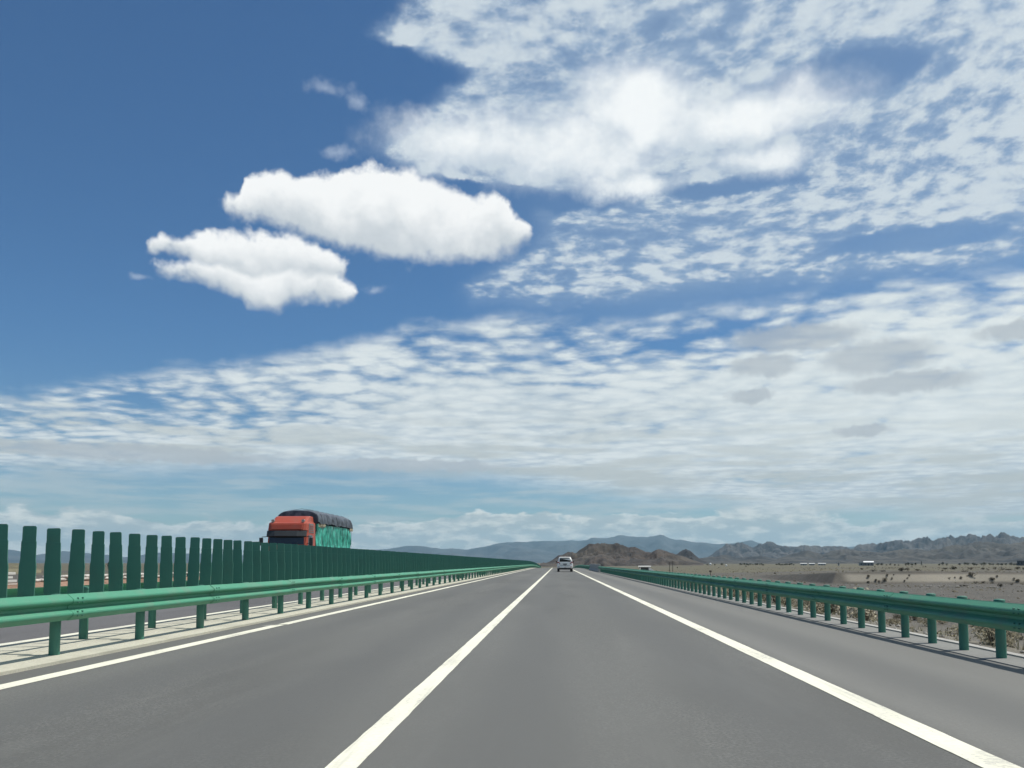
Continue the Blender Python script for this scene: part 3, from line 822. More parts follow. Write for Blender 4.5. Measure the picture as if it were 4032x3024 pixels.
def build_suv():
    X, Y = 0.92, 106.0
    root = empty('sport_utility_vehicle', (X, Y, 0)); tag(root, 'white sport utility vehicle driving away ahead in the same lane', 'car')
    wp = pm('suv_white_paint', (0.78, 0.78, 0.76), 0.3, coat=0.5, fn=grime((0.84, 0.84, 0.81), 0.12, 3, (0.5, 0.46, 0.40)))
    gl = pm('dark_glass', (0.010, 0.011, 0.013), 0.25, spec=0.3)
    bk = pm('black_plastic', (0.03, 0.03, 0.032), 0.6)
    rd = pm('red_lens', (0.30, 0.012, 0.012), 0.2); wl = pm('clear_lens', (0.65, 0.62, 0.6), 0.15)
    ch = pm('chrome', (0.6, 0.6, 0.6), 0.2, 0.9)

    def sec(y, w, z0, z1, tuck=.06, top=.0):
        h = z1 - z0
        pts = [(w - tuck, z0), (w - .015, z0 + h * .16), (w, z0 + h * .42), (w - .01, z0 + h * .72), (w - .035 - top, z1 - h * .06), (w - .09 - top, z1)]
        return [(a, y, b) for a, b in pts] + [(-a, y, b) for a, b in pts[::-1]]
    mb = MB()
    st = [(0.04, .86, .50, 1.14), (0.0, .93, .48, 1.13), (.12, .985, .42, 1.15), (.9, .985, .40, 1.15), (2.2, .985, .40, 1.13), (3.3, .985, .40, 1.10), (3.6, .98, .42, 1.07), (4.4, .955, .45, 1.02), (4.8, .88, .48, .92), (4.92, .78, .52, .80)]
    mb.loft([sec(*s) for s in st[1:]], smooth=True)
    body = obj('body', mb.me('body', wp, 0.03), root)
    # cabin
    mb = MB()

    def cab(y, wb, wt, z0, z1, r=.09):
        pts = [(wb, z0), ((wb + wt) / 2 + .03, (z0 + z1) / 2), (wt, z1 - r), (wt - .06, z1 - .03), (wt - .16, z1)]
        return [(a, y, b) for a, b in pts] + [(-a, y, b) for a, b in pts[::-1]]
    mb.loft([cab(.03, .93, .72, 1.10, 1.62), cab(.15, .945, .735, 1.11, 1.81), cab(.45, .95, .745, 1.11, 1.86), cab(1.6, .95, .76, 1.10, 1.875), cab(2.5, .95, .75, 1.09, 1.85), cab(2.9, .95, .75, 1.08, 1.72), cab(3.55, .94, .80, 1.05, 1.10, .02)], smooth=True)
    obj('cabin', mb.me('cabin', wp, 0.0), root)
    # rear window
    mb = MB().add([(-.70, .012, 1.27), (.70, .012, 1.27), (.655, .018, 1.58), (.615, .062, 1.70), (-.615, .062, 1.70), (-.655, .018, 1.58)], [(0, 1, 2, 3, 4, 5)])
    mb.add([(-.70, .05, 1.27), (.70, .05, 1.27), (.615, .12, 1.70), (-.615, .12, 1.70)], [(3, 2, 1, 0)])
    obj('rear_window', mb.me('rear_window', gl), root)
    sp = MB().loft([[(a, -.01 + .05 * abs(a), 1.785), (a, .28, 1.84), (a, .28, 1.875 - .04 * abs(a)), (a, -.02 + .05 * abs(a), 1.82 - .03 * abs(a))] for a in (-.62, -.35, 0, .35, .62)])
    obj('spoiler', sp.me('spoiler', wp, 0.012), root)
    for s in (-1, 1):
        sw = MB().add([(s * .972, .55, 1.20), (s * .972, 2.75, 1.18), (s * .835, 2.35, 1.68), (s * .815, .5, 1.70)], [(0, 1, 2, 3)])
        sw.add([(s * .90, .55, 1.20), (s * .90, 2.75, 1.18), (s * .80, 2.35, 1.68), (s * .80, .5, 1.70)], [(3, 2, 1, 0)])
        obj('side_window', sw.me('side_window', gl), root)
        tl = MB().loft([[(s * .58, -.045, .96), (s * .97, .03, .93), (s * .995, .22, .95), (s * .995, .22, 1.22), (s * .96, .0, 1.24), (s * .74, -.045, 1.22)], [(s * .58, .06, .96), (s * .90, .12, .94), (s * .93, .22, .95), (s * .93, .22, 1.20), (s * .90, .12, 1.20), (s * .74, .06, 1.20)]])
        t = obj('tail_light', tl.me('tail_light', rd, 0.01), root)
        cl_ = MB().box(min(s * .64, s * .76), max(s * .64, s * .76), -.052, -.03, .975, 1.02)
        obj('reverse_lens', cl_.me('reverse_lens', wl), t)
        mr = MB().box(min(s * 1.0, s * 1.16), max(s * 1.0, s * 1.16), 2.75, 2.90, 1.15, 1.36)
        obj('mirror', mr.me('mirror', bk, 0.03), root)
        rr = MB().tube((s * .70, .6, 1.925), (s * .70, 2.3, 1.925), .018).box(s * .70 - .02, s * .70 + .02, .58, .66, 1.86, 1.93).box(s * .70 - .02, s * .70 + .02, 2.24, 2.32, 1.85, 1.93)
        obj('roof_rail', rr.me('roof_rail', ch), root)
        rf = MB().box(min(s * .66, s * .86), max(s * .66, s * .86), -.135, -.10, .60, .65)
        obj('reflector', rf.me('reflector', rd), root)
        for y in (.95, 3.85): wheel(root, (s * .83, y, .385), .385, .28, s)
        mf = MB().box(min(s * .70, s * .97), max(s * .70, s * .97), .42, .46, .16, .48)
        obj('mud_flap', mf.me('mud_flap', bk), root)
    bp = MB().loft([[(a, -.13 + .10 * (abs(a) / .98) ** 3, .50), (a, -.15 + .12 * (abs(a) / .98) ** 3, .58), (a, -.14 + .12 * (abs(a) / .98) ** 3, .74), (a, .10, .76), (a, .10, .46)] for a in (-.98, -.8, -.4, 0, .4, .8, .98)])
    b = obj('bumper', bp.me('bumper', wp, 0.015), root)
    obj('bumper_step', MB().box(-.62, .62, -.155, -.02, .742, .765).me('bumper_step', bk), b)
    obj('lower_valance', MB().box(-.78, .78, -.08, .2, .36, .50).me('lower_valance', bk, 0.03), root)
    obj('tow_hitch', MB().box(-.05, .05, -.22, .1, .40, .50).tube((0, -.19, .48), (0, -.19, .58), .026).me('tow_hitch', bk), root)
    lp = obj('licence_plate', MB().box(-.23, .23, -.045, -.02, .88, 1.02).me('licence_plate', pm('plate_blue_grey', (0.12, 0.14, 0.17), 0.5)), root)
    obj('trim_bar', MB().box(-.45, .45, -.04, -.015, 1.045, 1.075).me('trim_bar', ch), root)
    obj('tailgate_handle', MB().box(-.15, .15, -.05, -.02, .80, .825).me('tailgate_handle', bk), root)
    obj('underbody', MB().box(-.7, .7, .3, 4.4, .28, .50).me('underbody', bk), root)


def build_truck():
    X, Y = -16.74, 51.0
    root = empty('lorry', (X, Y, 0)); root.scale = (1.022,) * 3; tag(root, 'red cargo truck with green and navy tarpaulins on the opposite road', 'truck')
    red = pm('cab_red_paint', (0.37, 0.056, 0.024), 0.38, coat=0.3, fn=grime((0.37, 0.056, 0.024), 0.25, 2.0, (0.22, 0.13, 0.10)))
    dk = pm('cab_dark_plastic', (0.028, 0.032, 0.034), 0.55); gl = pm('windscreen_glass', (0.03, 0.034, 0.038), 0.12, spec=0.7)
    gy = pm('cab_grey_trim', (0.16, 0.155, 0.155), 0.6); wh = pm('lamp_lens', (0.7, 0.7, 0.66), 0.2)
    st = pm('chassis_steel', (0.05, 0.05, 0.052), 0.7); hs = pm('horn_metal', (0.35, 0.36, 0.36), 0.4, 0.6)

    def rect(w, z, y, r=.16, yb=None):
        """plan outline at height z, front rounded"""
        yb = 1.95 if yb is None else yb
        return [(-w, yb, z), (-w, y + r * 1.6, z), (-w + r * .35, y + r * .5, z), (-w + r * 1.3, y, z), (w - r * 1.3, y, z), (w - r * .35, y + r * .5, z), (w, y + r * 1.6, z), (w, yb, z)]
    cab_s = [rect(1.22, .95, .06), rect(1.245, 1.3, .02), rect(1.25, 1.95, .04), rect(1.245, 2.15, .07), rect(1.23, 2.95, .22), rect(1.225, 3.02, .20), rect(1.225, 3.08, .10), rect(1.215, 3.50, .22), rect(1.19, 3.56, .36), rect(1.15, 3.60, .52)]
    obj('cab', MB().loft(cab_s, smooth=False).me('cab', red, 0.025), root)
    # roof deflector above
    fair = [rect(1.12, 3.585, .50, .12), rect(1.10, 3.66, .60, .12), rect(1.07, 3.93, 1.05, .14), rect(1.03, 3.99, 1.25, .16)]
    obj('roof_fairing', MB().loft(fair).me('roof_fairing', red, 0.02), root)
    # raised panel on the brow
    pn = [(-.95, .095, 3.12), (.95, .095, 3.12), (1.0, .175, 3.44), (-1.0, .175, 3.44)]
    bpn = MB().loft([[(a, b + .05, c) for a, b, c in pn], [(a * 1.0, b - .03, c) for a, b, c in pn], [(a * .96, b - .045, 3.28 + (c - 3.28) * .88) for a, b, c in pn]])
    obj('brow_panel', bpn.me('brow_panel', red, 0.012), root)
    # sun visor
    vs = MB().loft([[(a, -.02 + .16 * (abs(a) / 1.22) ** 4, 2.66), (a, -.16 + .22 * (abs(a) / 1.22) ** 4, 2.72), (a, .02 + .14 * (abs(a) / 1.22) ** 4, 3.05), (a, .14 + .1 * (abs(a) / 1.22) ** 4, 3.03)] for a in (-1.22, -1.1, -.7, 0, .7, 1.1, 1.22)])
    obj('sun_visor', vs.me('sun_visor', dk, 0.01), root)
    ws = MB().add([(-1.08, .065, 2.10), (1.08, .065, 2.10), (1.06, .185, 2.92), (-1.06, .185, 2.92)], [(0, 1, 2, 3)]).add([(-1.08, .12, 2.10), (1.08, .12, 2.10), (1.06, .24, 2.92), (-1.06, .24, 2.92)], [(3, 2, 1, 0)])
    obj('windscreen', ws.me('windscreen', gl), root)
    for s in (-1, 1):
        wp = MB().tube((s * .25, .05, 2.14), (s * .75, .075, 2.32), .012, n=6); obj('wiper', wp.me('wiper', dk), root)
        xx = sorted((s * 1.243, s * 1.262))
        d = obj('door', MB().add([(xx[s > 0], .30, 1.15), (xx[s > 0], 1.40, 1.15), (xx[s > 0], 1.40, 2.1), (xx[s > 0], .30, 2.1), (s * 1.20, .30, 1.15), (s * 1.20, 1.40, 1.15), (s * 1.20, 1.40, 2.1), (s * 1.20, .30, 2.1)], [(0, 1, 2, 3), (0, 4, 5, 1), (3, 2, 6, 7), (0, 3, 7, 4), (1, 5, 6, 2)]).me('door', red), root)
        obj('door_handle', MB().box(min(s * 1.26, s * 1.285), max(s * 1.26, s * 1.285), 1.15, 1.33, 1.95, 1.99).me('door_handle', dk), d)
        wn = MB().add([(s * 1.262, .36, 2.15), (s * 1.262, 1.30, 2.15), (s * 1.245, 1.30, 2.80), (s * 1.247, .50, 2.80), (s * 1.20, .36, 2.15), (s * 1.20, 1.30, 2.15), (s * 1.20, 1.30, 2.80), (s * 1.20, .50, 2.80)], [(0, 1, 2, 3), (0, 4, 5, 1), (1, 5, 6, 2), (2, 6, 7, 3), (3, 7, 4, 0)])
        obj('side_window', wn.me('side_window', gl), root)
        # grey side panel with slots behind the brow
        pnl = obj('side_panel', MB().add([(s * 1.252, .55, 2.95), (s * 1.252, 1.55, 2.95), (s * 1.232, 1.50, 3.50), (s * 1.232, .62, 3.50), (s * 1.19, .55, 2.95), (s * 1.19, 1.55, 2.95), (s * 1.17, 1.50, 3.50), (s * 1.17, .62, 3.50)], [(0, 1, 2, 3), (0, 4, 5, 1), (1, 5, 6, 2), (2, 6, 7, 3), (3, 7, 4, 0)]).me('side_panel', gy), root)
        for k in range(4):
            z = 3.02 + k * .11; sl_ = MB().box(min(s * 1.24, s * 1.262), max(s * 1.24, s * 1.262), .7, 1.4, z, z + .035); obj('slot', sl_.me('slot', red), pnl)
        # roof horn / lamp
        hn = MB().tube((s * .93, .34, 3.66), (s * .93, .62, 3.70), .075, .05, n=14).tube((s * .93, .30, 3.655), (s * .93, .34, 3.66), .095, .075, n=14).box(s * .93 - .03, s * .93 + .03, .48, .56, 3.57, 3.66)
        obj('roof_horn', hn.me('roof_horn', hs), root)
        # mirror on arms
        ar = MB().tube((s * 1.20, .25, 2.70), (s * 1.50, .02, 2.66), .02, n=8).tube((s * 1.22, .20, 2.25), (s * 1.50, .02, 2.30), .02, n=8)
        a = obj('mirror_arm', ar.me('mirror_arm', dk), root)
        obj('mirror', MB().box(min(s * 1.42, s * 1.64), max(s * 1.42, s * 1.64), -.03, .09, 2.14, 2.62).me('mirror', dk, 0.03), root)
        hl = MB().box(min(s * .72, s * 1.16), max(s * .72, s * 1.16), -.03, .08, .78, 1.0); obj('headlight', hl.me('headlight', wh, 0.02), root)
        wheel(root, (s * 1.05, 1.1, .52), .52, .30, s)
        for y in (8.0, 9.3): wheel(root, (s * .98, y, .52), .52, .48, s)
        obj('mudguard', MB().box(min(s * .85, s * 1.25), max(s * .85, s * 1.25), .5, 1.75, 1.02, 1.12).me('mudguard', dk), root)
    obj('bumper', MB().loft([rect(1.2, .38, .0, .12, .5), rect(1.24, .5, -.05, .12, .5), rect(1.24, .98, -.04, .12, .5)]).me('bumper', gy, 0.02), root)
    g = obj('grille', MB().box(-.95, .95, -.02, .08, 1.12, 1.90).me('grille', dk, 0.02), root)
    for k in range(5): obj('grille_bar', MB().box(-.9, .9, -.04, .0, 1.2 + k * .14, 1.245 + k * .14).me('grille_bar', gy), g)
    for s in (-1, 1): obj('chassis_rail', MB().box(s * .43 - .05, s * .43 + .05, .6, 10.8, .75, 1.0).me('chassis_rail', st), root)
    obj('cargo_bed', MB().box(-1.24, 1.24, 2.25, 10.95, 1.05, 1.30).me('cargo_bed', st, 0.02), root)

    # load: a bulging block under sheets
    yf, yb = 2.35, 10.95
    def tarp_side(u, v, amp, fx, seed, bulge):
        """u along the outline of the load, v up; returns push outward"""
        n = mn.noise(Vector((u * fx, v * 0.9, seed))) * amp + mn.noise(Vector((u * fx * 2.7, v * 1.7, seed + 3))) * amp * .55
        cr = -abs(mn.noise(Vector((u * fx * .8, v * .5, seed + 7)))) * amp * 1.2
        return n + cr + bulge * math.sin(math.pi * min(1, max(0, v)))
    outl = []
    nW, nL = 34, 110
    for i in range(nW): outl.append((-1.20 + 2.40 * i / nW, yf, 0, -1))
    for i in range(nL): outl.append((1.20, yf + (yb - yf) * i / nL, 1, 0))
    for i in range(nW): outl.append((1.20 - 2.40 * i / nW, yb, 0, 1))
    for i in range(nL): outl.append((-1.20, yb - (yb - yf) * i / nL, -1, 0))
    secs = []; nv = 22
    for j in range(nv + 1):
        v = j / nv; z = 1.28 + 2.28 * v; row = []
        for i, (x, y, nx, ny) in enumerate(outl):
            p = 0.03 + tarp_side(i * 0.078, v * 2.3, .15, 3.9, 11, .06)
            row.append((x + nx * p, y + ny * p, z + .04 * mn.noise(Vector((i * .2, v, 2)))))
        secs.append(row)
    gt = pm('green_sheet', (0.035, 0.36, 0.26), 0.28, spec=0.6, fn=lambda P, W: {'c': mix(noise(vscale(P, (1.5, 1.5, .5)), 3.0, 4, .6).ss(.35, .65), (0.020, 0.17, 0.135), (0.09, 0.56, 0.42)), 'r': 0.3})
    obj('green_tarpaulin', MB().loft(secs, smooth=True).me('green_tarpaulin', gt), root)
    # lighter sacking that peeps out below the top sheet
    sk = MB()
    for (x0, x1, y, z, s) in ((.9, 1.25, yf + .15, 3.47, 1), (1.05, 1.28, yf + .7, 3.50, 2), (1.1, 1.29, yb - .6, 3.50, 3)):
        rows = []
        for j in range(5):
            a = j / 4; rows.append([(x1 - .02 + .03 * math.sin(a * 3.1) + .02 * mn.noise(Vector((k * .7, a, s))), y + k * .14, z + (a - .4) * .25 + .05 * mn.noise(Vector((k * .8, a * 2, s + 4)))) for k in range(8)])
        sk.loft(rows, caps=False, closed=False, smooth=True)
    obj('sacking', sk.me('sacking', pm('sacking_cloth', (0.42, 0.36, 0.25), 0.9)), root)
    # navy top sheet: domed across, hanging over the sides
    nt_ = pm('navy_sheet', (0.03, 0.04, 0.055), 0.5, fn=lambda P, W: {'c': mix(noise(P, 2.5, 5, .6).ss(.35, .7), (0.035, 0.045, 0.060), (0.115, 0.135, 0.165)), 'r': 0.5})
    rows = []; M_ = 60
    ny = 90
    for j in range(ny + 1):
        v = j / ny; y = yf - .10 + (yb - yf + .2) * v; row = []
        e = min(1, min(v, 1 - v) * 9); e = math.sqrt(1 - (1 - e) ** 2)
        for i in range(M_ + 1):
            u = -1 + 2 * i / M_
            if abs(u) < .72:
                q = u / .72; x = 1.22 * q; z = 4.24 + .24 * (1 - abs(q) ** 4) + .016 * mn.noise(Vector((x * 2, y * 1.3, 5)))
                z -= (1 - e) * .10
                z += -.02 * abs(mn.noise(Vector((x * .7, y * 1.6, 9))))
            else:
                q = (abs(u) - .72) / .28; sg = 1 if u > 0 else -1
                hem = .62 + .12 * mn.noise(Vector((y * .8, sg * 3, 1))) + .05 * mn.noise(Vector((y * 3, sg, 2)))
                x = sg * (1.22 + .10 * math.sin(min(1, q * 1.6) * 1.5) + .035 * mn.noise(Vector((y * 3.2, q * 1.5, sg))) + .02 * mn.noise(Vector((y * 8, q * 2, sg))))
                z = 4.24 - (1 - e) * .10 - hem * q * (1 - .3 * (1 - e))
            row.append((x, y, z))
        rows.append(row)
    top = MB().loft(rows, caps=False, closed=False, smooth=True)
    # front and rear flaps
    for r in (rows[0], rows[-1]):
        bot = [(x, y, min(z, 3.55 + .05 * mn.noise(Vector((x * 3, y, 4))))) for x, y, z in r]
        mid = [(a[0], a[1] + (-.06 if r is rows[0] else .06), (a[2] + b[2]) / 2) for a, b in zip(r, bot)]
        top.loft([r, mid, bot], caps=False, closed=False, smooth=True)
    o = obj('navy_tarpaulin', top.me('navy_tarpaulin', nt_), root)
    ro = MB()
    for k in range(7):
        y = yf + .7 + k * 1.25
        pts = [(1.36 * sg_, y, 2.0) for sg_ in (1,)] + [(1.37, y, 3.5), (1.34, y, 3.95), (1.24, y, 4.20), (.7, y, 4.47), (0, y, 4.56), (-.7, y, 4.47), (-1.24, y, 4.20), (-1.34, y, 3.95), (-1.37, y, 3.5), (-1.36, y, 2.0)]
        for p, q in zip(pts, pts[1:]): ro.tube(p, q, .010, n=5)
    obj('lashing_rope', ro.me('lashing_rope', pm('rope', (0.10, 0.11, 0.10), 0.9)), root)


# ------------------------------------------------------------------ plants
def leaf_fn(lo, hi):
    def fn(P, W):
        oi = nd('ShaderNodeObjectInfo'); rnd = N(oi.outputs['Random'])
        a = noise(W, 4.0, 3, 0.6)
        return {'c': mix((a * 0.6 + rnd * 0.5).ss(0.25, 0.85), lo, hi), 'r': 0.85}
    return fn


def leaf_cloud(rng, n, rx, ry, rzz, size, lobes=5, hollow=0.55):
    """many small leaf faces spread through several uneven lobes"""
    L = []
    for k in range(lobes):
        a = rng.uniform(0, 6.28); q = rng.uniform(0.1, 0.62)
        L.append((rx * q * math.cos(a), ry * q * math.sin(a), rzz * rng.uniform(0.35, 0.95), rng.uniform(0.42, 0.72)))
    V = []; F = []
    for i in range(n):
        cx, cy, cz, s = L[rng.randrange(lobes)]
        d = Vector((rng.gauss(0, 1), rng.gauss(0, 1), rng.gauss(0, 1))).normalized() * (hollow + (1 - hollow) * rng.random() ** 0.6) * s
        p = Vector((cx + d.x * rx, cy + d.y * ry, max(0.02, cz * 0.72 + d.z * rzz * 0.62)))
        u = Vector((rng.gauss(0, 1), rng.gauss(0, 1), rng.gauss(0, .8))).normalized(); w = u.orthogonal().normalized()
        k = size * rng.uniform(0.6, 1.4); b = len(V)
        V += [p - u * k, p + w * k * 0.45, p + u * k, p - w * k * 0.45]
        F += [(b, b + 1, b + 2, b + 3)]
    return V, F


def stems(rng, n, h, spread, r):
    mb = MB()
    for i in range(n):
        a = rng.uniform(0, 6.28); q = rng.uniform(0.3, 1) * spread
        m = Vector((q * .4 * math.cos(a), q * .4 * math.sin(a), h * .45)); e = Vector((q * math.cos(a), q * math.sin(a), h * rng.uniform(.7, 1)))
        mb.tube((0, 0, -.08), m, r, r * .7, n=5, caps=False).tube(m, e, r * .7, r * .3, n=5, caps=False)
    return mb


def build_plants():
    rng = random.Random(21)
    dry = pm('dry_leaf', (0.2, 0.17, 0.1), 0.9, fn=leaf_fn((0.31, 0.275, 0.19), (0.48, 0.43, 0.31)))
    ol = pm('olive_leaf', (0.1, 0.1, 0.05), 0.9, fn=leaf_fn((0.185, 0.165, 0.105), (0.31, 0.275, 0.18)))
    dk = pm('dark_leaf', (0.05, 0.055, 0.03), 0.9, fn=leaf_fn((0.062, 0.058, 0.040), (0.13, 0.116, 0.08)))
    wd = pm('dry_twig', (0.12, 0.1, 0.075), 0.9)
    near = []
    for k in range(8):
        V, F = leaf_cloud(rng, 620, .5, .5, .62, .036, 6)
        near.append((mesh('foliage', V, F, dry if k % 2 else ol), stems(rng, 9, .6, .42, .012).me('stem', wd)))
    far = []
    for k in range(4):
        V, F = leaf_cloud(rng, 260, .5, .5, .8, .07, 5)
        far.append((mesh('foliage', V, F, dk), stems(rng, 5, .7, .4, .03).me('stem', wd)))

    def shrub(kit, x, y, w, h, label, group, z=None):
        t = empty('desert_shrub', (x, y, (ground_z(x, y) if z is None else z) - 0.02), rng.uniform(0, 6.28))
        t.scale = (w, w, h); tag(t, label, 'shrub', group)
        obj('foliage', kit[0], t); s = obj('stem', kit[1], t); tag(s, kind='stuff')

    # roadside shrubs beyond the right-hand rail
    pts = []; tries = 0
    while len(pts) < 190 and tries < 9000:
        tries += 1
        y = 8 + 75 * rng.random() ** 1.25; x = 6.15 + 17 * rng.random() ** 1.1 * (0.5 + y / 70)
        s = rng.choice((.45, .55, .7, .9, 1.15, 1.4))
        if x - s * .5 < 5.75: continue
        if all((x - a) ** 2 + (y - b) ** 2 > (.42 * (s + c)) ** 2 for a, b, c in pts): pts.append((x, y, s))
    for i, (x, y, s) in enumerate(pts):
        k = near[rng.randrange(8)]
        pale = k[0].materials[0] is dry
        sz = 'small' if s < .6 else 'big' if s > 1.0 else 'middle-sized'
        shrub(k, x, y, s, s * rng.uniform(.75, 1.15), (sz + ' pale dry bush on the slope behind the right guardrail') if pale else (sz + ' brownish olive bush on the slope behind the right guardrail'), 'pale bushes behind the right guardrail' if pale else 'olive bushes behind the right guardrail')
    TOP = [(104.0, 284.3, 2.35, 1.18), (105.8, 281.2, 2.08, 0.65), (112.6, 282.6, 2.89, 1.71), (118.8, 285.3, 2.0, 0.8), (130.3, 291.2, 2.34, 0.96), (134.5, 293.9, 3.35, 1.4), (136.5, 286.4, 4.11, 1.23), (136.0, 277.4, 1.47, 0.93), (134.7, 271.7, 1.05, 0.52), (140.8, 279.5, 1.49, 1.08), (139.8, 273.0, 2.12, 0.66), (138.3, 266.5, 2.34, 0.65), (147.9, 279.8, 2.19, 1.23), (143.9, 268.9, 0.79, 0.92)]
    FACE = [(62.1, 172.4, 0.87, 0.79), (65.8, 172.3, 0.72, 0.64), (67.1, 172.4, 0.29, 0.32), (63.1, 171.2, 0.79, 0.71), (63.7, 171.0, 0.79, 0.55), (64.9, 171.1, 1.34, 1.03), (66.3, 171.3, 0.56, 0.71), (70.1, 172.3, 0.48, 0.48), (69.4, 171.5, 0.56, 0.48), (61.5, 171.0, 0.94, 0.47), (68.4, 170.5, 0.48, 0.64), (78.8, 174.5, 0.66, 0.33), (80.3, 175.2, 0.42, 0.5), (81.6, 175.4, 0.59, 0.84), (84.4, 176.9, 1.52, 1.1), (89.2, 176.5, 0.6, 0.6), (91.8, 175.1, 0.6, 0.77)]
    FLAT = [(81.8, 169.8, 1.47, 0.73), (85.8, 175.1, 0.84, 0.51), (86.3, 172.8, 1.0, 0.42), (83.5, 160.2, 1.09, 0.55), (70.2, 150.4, 2.15, 0.43), (88.0, 175.9, 1.7, 0.68), (75.6, 148.6, 1.01, 0.86), (92.3, 174.6, 1.37, 0.68)]
    big = max(TOP, key=lambda t: t[3])
    for t in TOP:
        if t is big: shrub(far[0], *t, 'tallest blocky dark shrub of the row above the pale bank', 'dark shrubs above the pale bank')
        else: shrub(far[rng.randrange(4)], *t, 'low dark shrub in the row along the terrace above the pale bank', 'dark shrubs above the pale bank')
    for t in FACE: shrub(far[rng.randrange(4)], *t, 'small dark shrub dotted on the face of the pale bank', 'dark shrubs on the pale bank')
    for t in FLAT: shrub(far[rng.randrange(4)], *t, 'low dark shrub on the flat at the foot of the pale bank', 'dark shrubs below the pale bank')
    for k in range(26):          # thinly spread over the flats
        y = rng.uniform(75, 165); x = rng.uniform(12, y * .62)
        shrub(near[rng.randrange(8)], x, y, rng.uniform(.4, 1.1), rng.uniform(.3, .7), 'small dull bush scattered on the brown flat below the road', 'bushes on the brown flat')
    for k in range(20):
        y = rng.uniform(230, 700); x = rng.uniform(max(30, y * .12), y * .62)
        if 50 < x < 60: continue
        shrub(far[rng.randrange(4)], x, y, rng.uniform(.8, 2.4), rng.uniform(.5, 1.2), 'small dark bush on the grassy plain towards the mountains', 'bushes on the far plain')
    # tufts of dry grass: nobody could count them
    V = []; F = []
    for i in range(3200):
        y = 6 + 95 * rng.random() ** 1.3; x = 5.75 + 26 * rng.random() ** 1.4 * (0.35 + y / 60)
        if mn.noise(Vector((x * .25, y * .18, 4))) + rng.uniform(-.5, .5) < -.15: continue
        z = ground_z(x, y); h = rng.uniform(.06, .20)
        for b in range(5):
            a = rng.uniform(0, 6.28); c, s_ = math.cos(a), math.sin(a); o = len(V); l = rng.uniform(.3, .9) * h
            V += [(x - s_ * .008, y + c * .008, z - .02), (x + s_ * .008, y - c * .008, z - .02), (x + c * l, y + s_ * l, z + h * rng.uniform(.7, 1.1))]
            F.append((o, o + 1, o + 2))
    g = pm('dry_grass_blade', (0.28, 0.24, 0.13), 0.9, fn=lambda P, W: {'c': mix(noise(W, .35, 3, .5).ss(.35, .65), (0.19, 0.185, 0.090), (0.32, 0.285, 0.19))})
    tag(obj('dry_grass', mesh('dry_grass', V, F, g)), kind='stuff')
    # low scrub over the flats and the terrace, far too much to count
    V = []; F = []
    for i in range(5000):
        y = 60 + 420 * rng.random() ** 1.5; x = rng.uniform(max(9, y * .06), y * .63)
        if mn.noise(Vector((x * .05, y * .03, 8))) + rng.uniform(-.35, .35) < 0: continue
        z = ground_z(x, y); h = rng.uniform(.06, .20) * (1 + y / 700); w = h * rng.uniform(1.2, 2.4)
        for b in range(6):
            a = rng.uniform(0, 6.28); c, s_ = math.cos(a), math.sin(a); o = len(V); px_, py_ = x + c * w * .35 * rng.random(), y + s_ * w * .35 * rng.random()
            V += [(px_ - w * .3, py_, z - .02), (px_ + w * .3, py_ + .05, z - .02), (px_ + w * .22, py_ + h * .9, z + h * rng.uniform(.5, 1)), (px_ - w * .18, py_ + h, z + h * rng.uniform(.5, 1))]
            F.append((o, o + 1, o + 2, o + 3))
    g2 = pm('low_scrub_leaf', (0.1, 0.09, 0.06), 0.95, fn=lambda P, W: {'c': mix(noise(W, .09, 4, .6).ss(.38, .62), (0.075, 0.068, 0.048), (0.130, 0.115, 0.075))})
    tag(obj('low_scrub', mesh('low_scrub', V, F, g2)), kind='stuff')
    # loose stones along the verge and on the flat
    V = []; F = []
    for i in range(3800):
        if i < 2600: y = 6 + 70 * rng.random() ** 1.5; x = 5.66 + 15 * rng.random() ** 2.0
        else: y = rng.uniform(70, 168); x = rng.uniform(10, y * .62)
        s = rng.uniform(.012, .05) * (1 if i < 2600 else 2.6)
        z = ground_z(x, y) + s * .2; o = len(V)
        p = [(1, 0, 0), (-1, 0, 0), (0, 1, 0), (0, -1, 0), (0, 0, .8), (0, 0, -.8)]
        V += [(x + a * s * rng.uniform(.7, 1.3), y + b * s * rng.uniform(.7, 1.3), z + c * s) for a, b, c in p]
        F += [(o + i_, o + j_, o + k_) for i_, j_, k_ in ((0, 2, 4), (2, 1, 4), (1, 3, 4), (3, 0, 4), (2, 0, 5), (1, 2, 5), (3, 1, 5), (0, 3, 5))]
    sm = pm('pale_stone', (0.36, 0.34, 0.3), 0.9, fn=lambda P, W: {'c': mix(noise(W, 9, 2, .5).ss(.35, .65), (0.15, 0.14, 0.12), (0.36, 0.34, 0.30))})
    tag(obj('loose_stones', mesh('loose_stones', V, F, sm)), kind='stuff')
    # row of pale boulders on the flat
    bm_ = []
    for k in range(4):
        bm = bmesh.new(); bmesh.ops.create_icosphere(bm, subdivisions=2, radius=1)
        for v in bm.verts: v.co *= 1 + .28 * mn.noise(v.co * 1.3 + Vector((k * 5, 0, 0))); v.co.z *= .62
        me = bpy.data.meshes.new('boulder'); bm.to_mesh(me); bm.free(); me.materials.append(sm); bm_.append(me)
